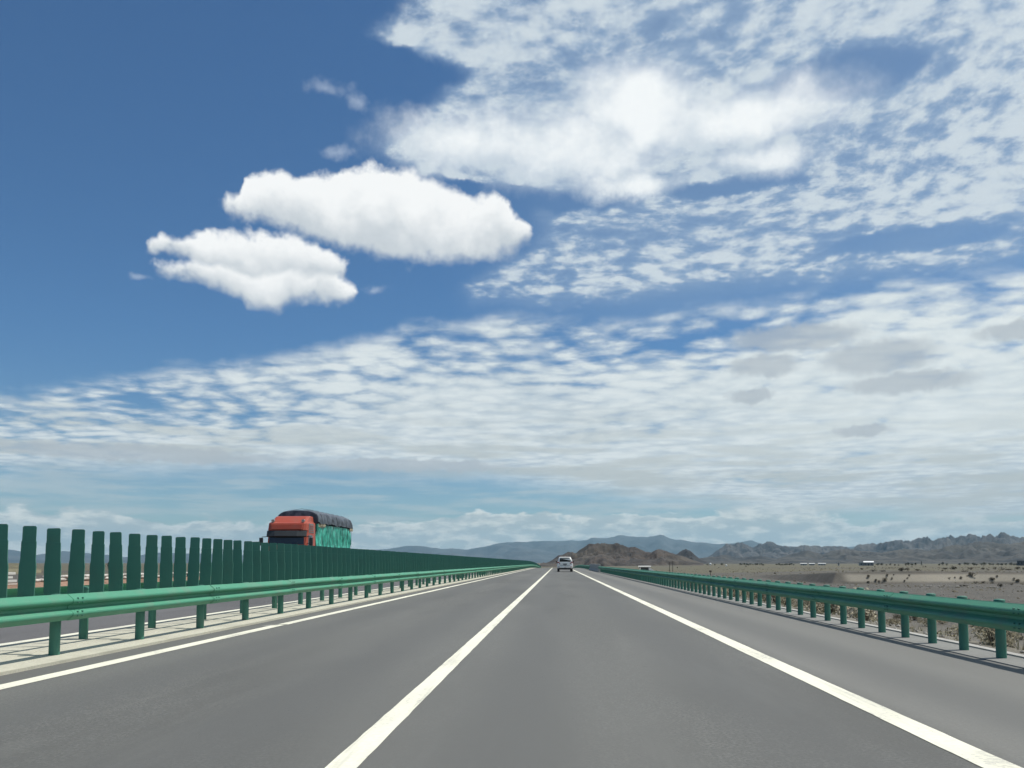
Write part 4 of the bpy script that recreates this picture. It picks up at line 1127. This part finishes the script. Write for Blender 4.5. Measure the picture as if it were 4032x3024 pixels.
    for a, b, n in (((63.1, 154.6), (66.9, 148.8), 9), ((66.9, 148.8), (69.1, 147.3), 8), ((69.1, 147.3), (72.2, 147.5), 6), ((72.2, 147.5), (72.7, 143.0), 7)):
        for i in range(n):
            t = (i + rng.uniform(-.3, .3)) / n; x, y = a[0] + (b[0] - a[0]) * t, a[1] + (b[1] - a[1]) * t
            s = rng.uniform(.10, .24)
            o = obj('boulder', bm_[rng.randrange(4)], None, (x, y, ground_z(x, y) + s * .3), (0, 0, rng.uniform(0, 6))); o.scale = (s * 1.5, s, s)
            tag(o, 'pale stone in the broken white line across the brown flat', 'stone', 'pale stones on the brown flat')


def build_trees():
    rng = random.Random(5)
    lf = pm('tree_leaf', (0.04, 0.05, 0.03), 0.9, fn=leaf_fn((0.026, 0.034, 0.022), (0.060, 0.068, 0.042)))
    bk = pm('tree_bark', (0.07, 0.06, 0.05), 0.9)
    kits = []
    for k in range(3):
        V, F = leaf_cloud(rng, 420, .5, .5, .78, .055, 7, .4); V = [v + Vector((0, 0, .2)) for v in V]
        mb = MB().tube((0, 0, -.1), (0, 0, .45), .035, .025, n=7)
        for q in range(4):
            a = q * 1.7 + k; mb.tube((0, 0, .3 + .05 * q), (.25 * math.cos(a), .25 * math.sin(a), .62 + .06 * q), .018, .008, n=5)
        kits.append((mesh('crown', V, F, lf), mb.me('trunk', bk)))
    V, F = [], []
    for i in range(420):
        t = rng.random() ** .7; r = .5 * (1 - t) * rng.uniform(.5, 1); a = rng.uniform(0, 6.28)
        p = Vector((r * math.cos(a), r * math.sin(a), .08 + .95 * t)); u = Vector((rng.gauss(0, 1), rng.gauss(0, 1), rng.gauss(0, 1))).normalized(); w = u.orthogonal(); b = len(V); s = .05
        V += [p - u * s, p + w * s * .5, p + u * s, p - w * s * .5]; F.append((b, b + 1, b + 2, b + 3))
    conif = (mesh('crown', V, F, lf), MB().tube((0, 0, -.1), (0, 0, .9), .03, .008, n=7).me('trunk', bk))

    def tree(kit, az, dist, w, h, label, group):
        x, y = dist * math.sin(R(az)), dist * math.cos(R(az))
        t = empty('plain_tree', (x, y, ground_z(x, y) - .1), rng.uniform(0, 6)); t.scale = (w, w, h)
        tag(t, label, 'tree', group); obj('crown', kit[0], t); obj('trunk', kit[1], t)
    G1, G2, G3 = 'trees beyond the terrace', 'hedge trees on the horizon', 'small trees below the foothills'
    L1 = 'dark round tree in the clump on the horizon above the bank'
    for az, w, h in ((21.35, 2.6, 2.2), (21.55, 2.4, 2.0), (21.95, 3.2, 3.0), (22.12, 3.6, 3.5), (22.3, 3.2, 2.8), (22.49, 3, 3.3), (23.8, 3.2, 2.6), (24.0, 3.6, 4.0), (24.2, 3.4, 3.0)):
        tree(kits[rng.randrange(3)], az, 880 + rng.uniform(-20, 20), w, h, L1, G1)
    tree(conif, 22.83, 880, 1.9, 4.6, 'slim pointed conifer at the right end of the horizon clump', G1)
    az = 24.9
    while az < 29.6:
        tree(kits[rng.randrange(3)], az, 1000 + rng.uniform(-40, 60), rng.uniform(4, 6.5), rng.uniform(2.2, 3.8), 'low dark tree in the hedge line at the far right horizon', G2); az += rng.uniform(.12, .30)
    for a0, a1, n in ((9.9, 11.0, 3), (12.0, 13.6, 12), (14.3, 15.4, 10), (20.0, 21.2, 5)):
        for i in range(n): tree(kits[rng.randrange(3)], a0 + (a1 - a0) * (i + rng.uniform(.2, .8)) / n, 1000 + rng.uniform(-120, 150), rng.uniform(2.8, 5), rng.uniform(1.6, 3.0), 'small dark tree at the edge of the plain below the foothills', G3)
    for az in (-29.2, -28.7, -25.2, -22.9, -21.0): tree(kits[rng.randrange(3)], az, 320, 2.4, 3.6, 'slim dark tree on the plain glimpsed between the fins', 'trees glimpsed between the fins')


# ------------------------------------------------------------------ far buildings and small things
def at(az, dist): return dist * math.sin(R(az)), dist * math.cos(R(az))


def house(az, dist, w, d, h, label, wall, roofc, rh=0.8, nwin=3, name='farm_building', flat=False):
    x, y = at(az, dist); t = empty(name, (x, y, ground_z(x, y) - .1), -R(az)); tag(t, label, 'building', 'buildings on the far plain')
    wm = pm('wall_' + str(wall), wall, 0.9, fn=concrete_fn(wall)); rm = pm('roof_' + str(roofc), roofc, 0.7)
    obj('wall', MB().box(-w / 2, w / 2, -d / 2, d / 2, 0, h).me('wall', wm), t)
    o = .25
    if flat: rf = MB().box(-w / 2 - o, w / 2 + o, -d / 2 - o, d / 2 + o, h + .003, h + rh)
    else: rf = MB().loft([[(-w / 2 - o, -d / 2 - o, h + .003), (-w / 2 - o, 0, h + rh), (-w / 2 - o, d / 2 + o, h + .003)], [(w / 2 + o, -d / 2 - o, h + .003), (w / 2 + o, 0, h + rh), (w / 2 + o, d / 2 + o, h + .003)]])
    obj('roof', rf.me('roof', rm), t)
    dark = pm('window_dark', (0.03, 0.035, 0.04), 0.2)
    for k in range(nwin):
        cx = -w / 2 + w * (k + .5) / nwin
        if nwin > 1 and k == nwin // 2: obj('door', MB().box(cx - .5, cx + .5, -d / 2 - .05, -d / 2 + .1, .02, min(2.1, h * .8)).me('door', dark), t)
        else: obj('window', MB().box(cx - .6, cx + .6, -d / 2 - .04, -d / 2 + .1, h * .35, h * .75).me('window', dark), t)
    return t


def build_small():
    W = (0.62, 0.62, 0.58); RW = (0.78, 0.79, 0.78)
    house(19.85, 900, 9, 6, 3.4, 'building with a bright white roof beyond the terrace', (0.22, 0.23, 0.24), RW, 1.2)
    house(19.42, 905, 4.5, 5, 3.2, 'pale cubic shed just left of the white-roofed building', (0.40, 0.42, 0.40), (0.42, 0.43, 0.42), .3, 1, flat=True)
    house(18.10, 900, 1.7, 1.7, 3.4, 'lone narrow white hut standing on the plain', W, (0.55, 0.55, 0.52), .2, 1, flat=True)
    for k, (az, w, l) in enumerate(((16.0, 7, 'leftmost of the low white buildings at the foot of the hills'), (16.5, 6, 'middle one of the low white buildings at the foot of the hills'), (17.1, 8, 'rightmost of the low white buildings at the foot of the hills'))):
        house(az, 1010, w, 5, 2.0, l, (0.45, 0.46, 0.45), (0.52, 0.53, 0.52), .7)
    house(28.25, 1010, 14, 8, 5.0, 'dark flat-roofed building at the far right edge', (0.085, 0.095, 0.11), (0.22, 0.23, 0.24), .5, 5, flat=True)
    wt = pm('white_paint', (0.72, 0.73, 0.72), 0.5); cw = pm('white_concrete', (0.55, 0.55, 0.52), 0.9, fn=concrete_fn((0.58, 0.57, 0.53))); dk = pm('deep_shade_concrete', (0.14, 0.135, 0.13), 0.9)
    for az, dist, r, l in ((10.15, 900, 1.15, 'larger white round tank on the plain below the hills'), (11.17, 676, .75, 'smaller white round tank to the right of the larger one')):
        x, y = at(az, dist); z = ground_z(x, y); t = empty('water_tank', (x, y, z)); tag(t, l, 'tank', 'white tanks on the plain')
        bm = bmesh.new(); bmesh.ops.create_uvsphere(bm, u_segments=20, v_segments=12, radius=r); me = bpy.data.meshes.new('vessel'); bm.to_mesh(me); bm.free(); me.materials.append(wt)
        me.polygons.foreach_set('use_smooth', [True] * len(me.polygons)); obj('vessel', me, t, (0, 0, r + .5))
        for k in range(4): a = k * 1.57 + .5; obj('leg', MB().tube((r * .7 * math.cos(a), r * .7 * math.sin(a), -.2), (r * .6 * math.cos(a), r * .6 * math.sin(a), .5 + r * .5), .06, n=6).me('leg', wt), t)
    # culvert mouth with white head wall and wing wall
    t = empty('culvert', (46.5, 455, ground_z(46.5, 455)), -R(6)); tag(t, 'white concrete culvert mouth with sloping wing wall beside the brown hill', 'culvert')
    obj('head_wall', MB().loft([[(x_, -.9, 2.0), (x_, -.2, 2.75), (x_, .6, 2.75), (x_, .6, 2.0)] for x_ in (-3.3, 3.3)]).me('head_wall', cw), t)
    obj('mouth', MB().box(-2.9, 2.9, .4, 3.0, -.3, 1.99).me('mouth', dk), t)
    for s in (-1, 1):
        l = 3.8 if s > 0 else 1.0
        a, b = s * 2.2, s * (2.2 + l)
        wv = [(a, -2.2, -.4), (a, -.95, 1.98), (a, .3, 1.98), (a, .3, -.4), (b, -3.4, -.4), (b, .3, -.4)]
        obj('wing_wall', MB().add(wv, [(0, 1, 4), (1, 2, 5, 4), (0, 3, 2, 1), (3, 5, 2), (0, 4, 5, 3)]).me('wing_wall', cw), t)
    wd = pm('pole_wood', (0.075, 0.062, 0.05), 0.9)
    for az, h, l in ((7.49, 4.3, 'left of the two dark utility poles in front of the brown hill'), (7.70, 4.8, 'right of the two dark utility poles in front of the brown hill')):
        x, y = at(az, 392); t = empty('utility_pole', (x, y, ground_z(x, y))); tag(t, l, 'utility pole', 'utility poles below the brown hill')
        obj('pole', MB().tube((0, 0, -.5), (0, 0, h), .14, .10, n=8).me('pole', wd), t)
        for z in (h - .35, h - .9): obj('cross_arm', MB().box(-.75, .75, -.06, .06, z, z + .12).me('cross_arm', wd), t)
    x, y = at(10.14, 258); t = empty('marker_post', (x, y, ground_z(x, y))); tag(t, 'short brown post with a square board on the grassy flat', 'marker post')
    obj('post', MB().tube((0, 0, -.3), (0, 0, 1.5), .09, n=8).me('post', wd), t); obj('board', MB().box(-.35, .35, -.12, -.085, 1.25, 1.75).me('board', pm('board_brown', (0.11, 0.085, 0.06), 0.8)), t)
    # berm with sandbags on the far side of the opposite road
    rng = random.Random(3)
    be = pm('red_earth', (0.24, 0.14, 0.09), 0.95, fn=rock_fn((0.17, 0.105, 0.07), (0.29, 0.18, 0.125), 1.5))
    V = []; xs = [-19.3, -19.8, -20.15, -20.5, -20.9, -21.5, -22.6]; zs = [-.15, .12, .34, .37, .37, .1, -.7]; ys = steps((24, 58, .8))
    for y in ys:
        k = sst(24, 28, y) * (1 - sst(53, 58, y))
        for x, z in zip(xs, zs): V.append((x + .1 * mn.noise(Vector((x, y * .6, 0))), y, -.5 + (z + .5) * k + .04 * mn.noise(Vector((x * 2, y, 3))) * (z > 0)))
    n = len(xs); F = [(j * n + i, j * n + i + 1, (j + 1) * n + i + 1, (j + 1) * n + i) for j in range(len(ys) - 1) for i in range(n - 1)]
    tag(obj('earth_berm', mesh('earth_berm', V, F, be, True)), kind='structure')
    bag = pm('sandbag_cloth', (0.5, 0.47, 0.42), 0.9, fn=lambda P, W: {'c': mix(noise(W, 6, 3, .5).ss(.4, .6), (0.40, 0.36, 0.31), (0.60, 0.57, 0.52))})
    bms = []
    for k in range(3):
        bm = bmesh.new(); bmesh.ops.create_uvsphere(bm, u_segments=14, v_segments=8, radius=1)
        for v in bm.verts:
            c = v.co; q = lambda a: math.copysign(abs(a) ** .6, a)
            v.co = Vector((q(c.x) * .17, q(c.y) * .27, q(c.z) * .065)) * (1 + .10 * mn.noise(c * 1.8 + Vector((k * 4, 0, 0))))
        me = bpy.data.meshes.new('sandbag'); bm.to_mesh(me); bm.free(); me.materials.append(bag); me.polygons.foreach_set('use_smooth', [True] * len(me.polygons)); bms.append(me)
    for c in range(2):
        y = 31.5 + c * .25
        while y < 50:
            if rng.random() > .06 + c * .12:
                o = obj('sandbag', bms[rng.randrange(3)], None, (-20.5 + rng.uniform(-.05, .05), y, .435 + c * .125), (0, R(rng.uniform(-4, 4)), R(rng.uniform(-9, 9))))
                tag(o, 'pale sandbag in the upper course beyond the opposite road' if c else 'pale sandbag in the lower course beyond the opposite road', 'sandbag', 'sandbags beyond the opposite road')
            y += .56
    # stack of slabs with rubble on top
    t = empty('slab_stack', (-20.55, 29.6, .25)); tag(t, 'stack of pale slabs with white rubble on top glimpsed past the first fins', 'slab stack')
    for k in range(4): obj('slab', MB().box(-.35, .35, -.75, .75, .02 + k * .14, .11 + k * .14).me('slab', cw, .01), t, (rng.uniform(-.05, .05), rng.uniform(-.08, .08), 0), (0, 0, R(rng.uniform(-5, 5))))
    for k in range(9):
        bm = bmesh.new(); bmesh.ops.create_icosphere(bm, subdivisions=1, radius=rng.uniform(.06, .12))
        for v in bm.verts: v.co *= 1 + .3 * mn.noise(v.co * 8 + Vector((k * 3, 0, 0)))
        me = bpy.data.meshes.new('rubble_stone'); bm.to_mesh(me); bm.free(); me.materials.append(wt); obj('rubble_stone', me, t, (rng.uniform(-.25, .25), rng.uniform(-.6, .6), .60))


build_ground()
build_road()
build_hills()
build_rails()
build_fins()
build_barrier()
build_suv()
build_truck()
build_plants()
build_trees()
build_small()
build_haze()
